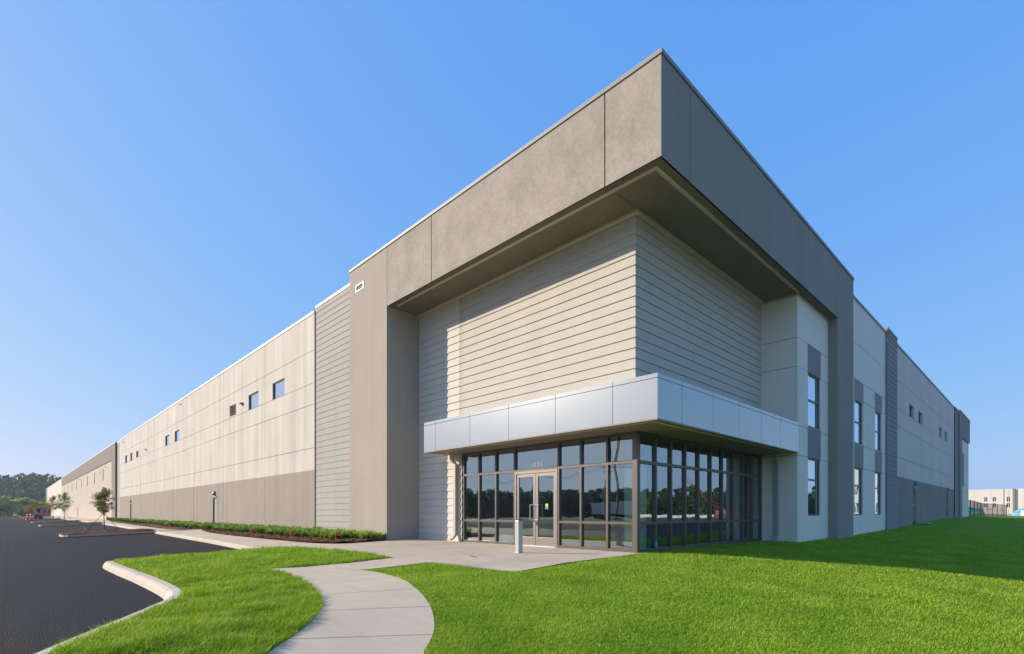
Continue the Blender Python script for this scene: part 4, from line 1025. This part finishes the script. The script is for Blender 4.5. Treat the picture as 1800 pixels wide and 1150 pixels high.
wood('woodland', pts, 7, 10.5, 'dense hazy green wood covering the hill at the road end', lambda x, y: hillz(x, y) if y > 340 else -.5, 300, .62)
def belt(cx, cy, a0, a1, r0, r1, step, hl, hh, lab, n=200):
    pts = []
    a = a0
    while a < a1:
        r = rnd.uniform(r0, r1); pts.append((cx+r*math.cos(R(a)), cy+r*math.sin(R(a)))); a += step
    return wood('woodland', pts, hl, hh, lab, lambda x, y: -.5, n, .6)
belt(11, 12, 108, 200, 150, 172, .2, 7.2, 9.6, 'dark tree belt across the road, mirrored in the lobby glass', 260)
belt(11, 12, 250, 346, 165, 190, .24, 6.5, 10.5, 'dark pine belt behind the earthworks, mirrored in the lobby glass', 260)

# ------------------------------------------------------------ far right: fence, yard, warehouse
F_ = empty('fence', (71, 6.0, Tz(71, 6))); tag(F_, 'black metal picket fence running off the far right corner of the warehouse', 'fence')
fpts = [(71.2, 6.0)]+[(71.2+(98.3-71.2)*i/5, 6+.1*i) for i in range(1, 6)]
fpts += [(98.3+(107.5-98.3)*i/5, 6.5-2.0*i/5) for i in range(1, 6)]
fo = Vector((-71, -6.0, -Tz(71, 6)))
rail = MB(); FH = 1.72
for i, (x, y) in enumerate(fpts):
    z = Tz(x, y)
    m = MB().box((x-.04, y-.04, z-.3), (x+.04, y+.04, z+FH+.05)); o = m.build('post', M['black'], F_); o.location = fo
for (x0, y0), (x1, y1) in zip(fpts, fpts[1:]):
    z0, z1 = Tz(x0, y0), Tz(x1, y1)
    for h in (.15, .9, FH): rail.tube([(x0, y0, z0+h), (x1, y1, z1+h)], .025, 5)
    n = int(math.hypot(x1-x0, y1-y0)/(.42 if x1 < 99 else .13)); pk = MB(); pk.tube([(x0, y0, z0+.3), (x1, y1, z1+.3)], .012, 4)
    for k in range(1, n):
        t = k/n; x, y, z = x0+(x1-x0)*t, y0+(y1-y0)*t, z0+(z1-z0)*t
        pk.tube([(x, y, z+.05), (x, y, z+FH)], .009, 4, cap=False)
    pk.build('pickets', M['black'], F_).location = fo
rail.build('rail', M['black'], F_).location = fo
yard = [(108, 7), (211, 22), (211, -60), (119, -26), (119, 4)]
M['yard'] = plain('dry_yard', (.42, .34, .20), 1, var=.3, scale=.15)
drape('yard', yard, M['yard'], .03, 6)
def far_house(name, x, ya, yb, h, lab, wins, stripes, zb):
    W_ = empty(name, (x, (ya+yb)/2, zb)); tag(W_, lab, 'warehouse'); O = Vector((-x, -(ya+yb)/2, -zb))
    pm = PX(x)
    us = sorted({ya, yb, *[s for s in np.arange(ya+3.8, yb, 3.8)]})
    m = MB(); panels(m, pm, us, [zb-1, h], gap=.05, depth=.05, holes=[(a, b, c, d, .2) for a, b, c, d in wins])
    m.box((x+.25, ya, zb-1), (x+30, yb, h-.3)); m.quad((x, ya, zb-1), (x+.3, ya, zb-1), (x+.3, ya, h), (x, ya, h)); m.quad((x, yb, zb-1), (x+.3, yb, zb-1), (x+.3, yb, h), (x, yb, h))
    m.build('wall', M['farwall'], W_).location = O
    for a, b, c, d in wins:
        q = MB(); q.box(pm(a, c, -.1), pm(b, d, -.14)); o = q.build('window', M['farwin'], W_); o.location = O
        q = MB(); q.box(pm((a+b)/2-.04, c, -.09), pm((a+b)/2+.04, d, -.098)); q.build('mullion', M['white'], o)
    for a, b, t in stripes:
        m = MB().box((x-t, a, zb-1), (x+.01, b, h+.02)); m.build('pilaster', M['farband'], W_).location = O
w1 = []
for a in (13.4, 11.5, 8.45, 4.5, -.5, -4): w1 += [(a-.35, a+.35, 4.25, 5.6), (a-.35, a+.35, 2.5, 3.75)]
far_house('warehouse', 212, -60, 40, 7.95, 'distant pale beige warehouse with small square windows beyond the fence', w1, [(7.05, 7.55, .5), (9.4, 9.5, .1)], -.2)
w2 = [(a-.6, a+.6, c, d) for a in (-6, -10, -14, -18) for c, d in ((1, 3), (5, 7))]
far_house('warehouse', 135, -23, -4, 11, 'pale warehouse mirrored in the ground floor windows, outside the right of the view', w2, [], -.3)
def tarp(x, y, lx, ly, h, mat, lab, name='tarp_pile'):
    t = empty(name, (x, y, Tz(x, y))); tag(t, lab, 'tarp')
    m = MB(); nx, ny = 10, 16
    for i in range(nx+1):
        for j in range(ny+1):
            u, v = i/nx*2-1, j/ny*2-1
            z = h*(1-abs(u)**4)*(1-abs(v)**4)*(.8+.15*math.sin(5*v+2*u)+.05*rnd.uniform(-1, 1)); m.v.append((u*lx, v*ly, z))
    for i in range(nx):
        for j in range(ny):
            a = i*(ny+1)+j; m.f.append((a, a+ny+1, a+ny+2, a+1))
    m.build('cover', mat, t, smooth=True)
    m = MB(); 
    for k in range(5): m.box((-lx*.9, -ly*.9+1.8*ly*k/5+.1, 0), (lx*.9, -ly*.9+1.8*ly*(k+1)/5-.1, h*.3))
    m.build('stack', M['beige'], t)
tarp(142, 3.0, 2.2, 2.4, 1.6, M['cyan'], 'bright blue tarpaulin over a low stack in the yard by the far warehouse')
tarp(116, 9.0, 1.0, 1.7, 1.5, M['teal'], 'teal tarpaulin over a pallet seen through the picket fence')
t = empty('storage_container', (131, 2.3, Tz(131, 3))); tag(t, 'low white storage container in front of the blue tarpaulin', 'container')
c = MB(); c.box((-1.1, -1.6, .12), (1.1, 1.3, 1.15)); c.build('body', M['white'], t, bevel=.04)
c = MB(); [c.box((-1.13, -1.4+.35*k, .2), (-1.1, -1.25+.35*k, 1.1)) for k in range(7)]; c.build('ribs', M['white'], t)

# ------------------------------------------------------------ far left: barrels and machine
def barrel(x, y, lab):
    t = empty('traffic_barrel', (x, y, Tz(x, y)-.13)); tag(t, lab, 'barrel', 'orange traffic barrels at the road end')
    MB().tube([(0, 0, .08), (0, 0, .45), (0, 0, .46), (0, 0, .95), (0, 0, 1.05)], [.32, .29, .27, .25, .20], 14).build('body', M['orange'], t, smooth=False)
    MB().tube([(0, 0, .55), (0, 0, .68)], [.272, .268], 14, cap=False).build('stripe', M['white'], t)
    MB().tube([(0, 0, 0), (0, 0, .08)], [.42, .40], 14).build('base', M['dark'], t)
barrel(2.2, 119, 'orange traffic barrel nearest the lane, left one of the pair'); barrel(2.62, 118.2, 'orange traffic barrel beside the loader, right one of the pair')
t = empty('compact_loader', (3.9, 119.6, Tz(4, 120)), R(40)); t.scale = (.85, .85, .85); tag(t, 'small red and white loader parked at the end of the car park islands', 'loader')
m = MB(); m.box((-.75, -1.0, .45), (.75, .9, 1.15)); m.poly([(-.7, -1, 1.15), (.7, -1, 1.15), (.7, -.4, 1.4), (-.7, -.4, 1.4)]); m.build('body', M['loader_red'], t, bevel=.05)
for x in (-.6, .6):
    for y in (-.5, .7): MB().tube([(x, y, 1.15), (x, y, 2.1)], .04, 6).build('cab_post', M['white'], t)
MB().box((-.72, -.65, 2.1), (.72, .85, 2.3)).build('roof', M['loader_red'], t, bevel=.05)
MB().box((-.55, -.45, 1.15), (.55, .65, 2.08)).build('cab_glass', M['farwin'], t)
for x in (-.85, .85):
    for y in (-.65, .6):
        w_ = MB().tube([(x-.14, y, .38), (x+.14, y, .38)], .38, 16); w_.build('wheel', M['dark'], t)
m = MB(); m.box((-.9, -1.75, .1), (.9, -1.15, .55)); m.tube([(-.7, .7, 1.5), (-.7, -1.2, .5)], .06, 6); m.tube([(.7, .7, 1.5), (.7, -1.2, .5)], .06, 6); m.build('bucket', M['white'], t)

# ------------------------------------------------------------ what the glass mirrors: earthworks, crane, poles, trailer
M['soil'] = plain('dark_soil', (.13, .095, .068), 1, var=.4, scale=.8, bump=.6, bscale=4, spec=.03)
soilp = [(5, -12), (6, -6), (9, -2.2), (30, -1.6), (118, -1.2), (118, -30), (5, -30)]
drape('topsoil', soilp, M['soil'], -.03, 3)
M['earth'] = plain('bare_earth', (.42, .24, .13), 1, var=.2, scale=.3, bump=.6, bscale=2)
drape('earthworks', [(15, -48), (125, -48), (125, -30), (15, -30)], M['earth'], .0, 4)
tag(MB().build('x', M['white']) if False else drape('verge', [(-24, -40), (-9.2, -40), (-9.2, 200), (-24, 200)], M['soil'], -.19, 6), kind='structure')
bar_ = MB()
for k in range(18): bar_.box((20+k*5.2, -38.2, Tz(20+k*5.2, -38)), (24.8+k*5.2, -37.9, Tz(20+k*5.2, -38)+.5))
o = bar_.build('silt_barrier', M['white']); tag(o, 'low white silt barrier along the bare earth', 'barrier')
t = empty('crane', (147, -52, -.5), R(45)); t.scale = (.75, .75, .75); tag(t, 'red lattice boom crane on the earthworks, mirrored in the side glazing', 'crane')
m = MB(); m.box((-2, -1.5, 1), (2, 1.5, 3)); m.build('body', M['crane'], t, bevel=.1)
for s in (-1, 1): MB().box((-3, s*1.8-.4, 0), (3, s*1.8+.4, 1)).build('track', M['dark'], t, bevel=.2)
m = MB(); A = Vector((1.5, 0, 2.5)); B_ = Vector((-13, 0, 15)); n = 14; up = (B_-A).cross(Vector((0, 1, 0))).normalized()*.5
for s in (-.5, .5):
    for q in (-1, 1): m.tube([A+Vector((0, s, 0))+up*q, B_+Vector((0, s, 0))+up*q], .045, 5)
for k in range(n):
    p, q = A.lerp(B_, k/n), A.lerp(B_, (k+1)/n)
    for s in (-.5, .5): m.tube([p+Vector((0, s, 0))+up, q+Vector((0, s, 0))-up], .025, 4)
    m.tube([p+Vector((0, -.5, 0))+up, q+Vector((0, .5, 0))+up], .025, 4)
m.build('boom', M['crane'], t); MB().tube([(-13, 0, 15), (-13, 0, 6)], .05, 4).build('hoist_line', M['dark'], t)
def pole(x, y, h, lab):
    t = empty('utility_pole', (x, y, -.6)); tag(t, lab, 'pole', 'utility poles across the road')
    MB().tube([(0, 0, 0), (0, 0, h)], [.16, .1], 8).build('mast', M['bark'], t); MB().box((-.06, -1.2, h-.7), (.06, 1.2, h-.55)).box((-.06, -.9, h-1.5), (.06, .9, h-1.38)).build('crossarm', M['bark'], t)
pole(-78, 96, 12, 'timber utility pole across the road, northern one'); pole(-70, 66, 12, 'timber utility pole across the road, middle one'); pole(-62, 36, 12, 'timber utility pole across the road, southern one')
m = MB()
for dy in (-1.1, 0, 1.1): 
    pp = [(-86, 126, 11), (-78, 96, 10.9), (-70, 66, 10.9), (-62, 36, 10.9), (-54, 6, 11)]
    for a, b_ in zip(pp, pp[1:]):
        a = Vector(a); b_ = Vector(b_); m.tube([a.lerp(b_, k/8)+Vector((dy, 0, -1.2*math.sin(math.pi*k/8))) for k in range(9)], .02, 4)
tag(m.build('power_line', M['dark']), 'sagging overhead wires strung between the utility poles', 'wires')
t = empty('semi_trailer', (-62, 58, -.6), R(14)); tag(t, 'long white box trailer parked across the road, mirrored in the lobby glass', 'trailer')
MB().box((-1.2, -7, 1.1), (1.2, 7, 3.6)).build('box', M['bollard'], t, bevel=.05)
for y in (4.5, 5.8):
    for x in (-1, 1): MB().tube([(x-.15, y, .5), (x+.15, y, .5)], .5, 14).build('wheel', M['dark'], t)
MB().box((-.8, -5.2, 0), (-.6, -5, 1.1)).box((.6, -5.2, 0), (.8, -5, 1.1)).build('landing_leg', M['dark'], t)
# haze
HZ = True
if HZ:
    mt = bpy.data.materials.new('haze'); mt.use_nodes = True; nt = mt.node_tree; nt.nodes.remove(nt.nodes['Principled BSDF'])
    out = [n for n in nt.nodes if n.type == 'OUTPUT_MATERIAL'][0]; pv = nt.nodes.new('ShaderNodeVolumePrincipled')
    pv.inputs['Color'].default_value = (.80, .88, 1, 1); pv.inputs['Density'].default_value = .0003; pv.inputs['Anisotropy'].default_value = .2
    nt.links.new(pv.outputs[0], out.inputs['Volume'])
    o = MB().box((-3300, -3300, -4), (3300, 3300, 34)).build('haze', mt); tag(o, kind='stuff')
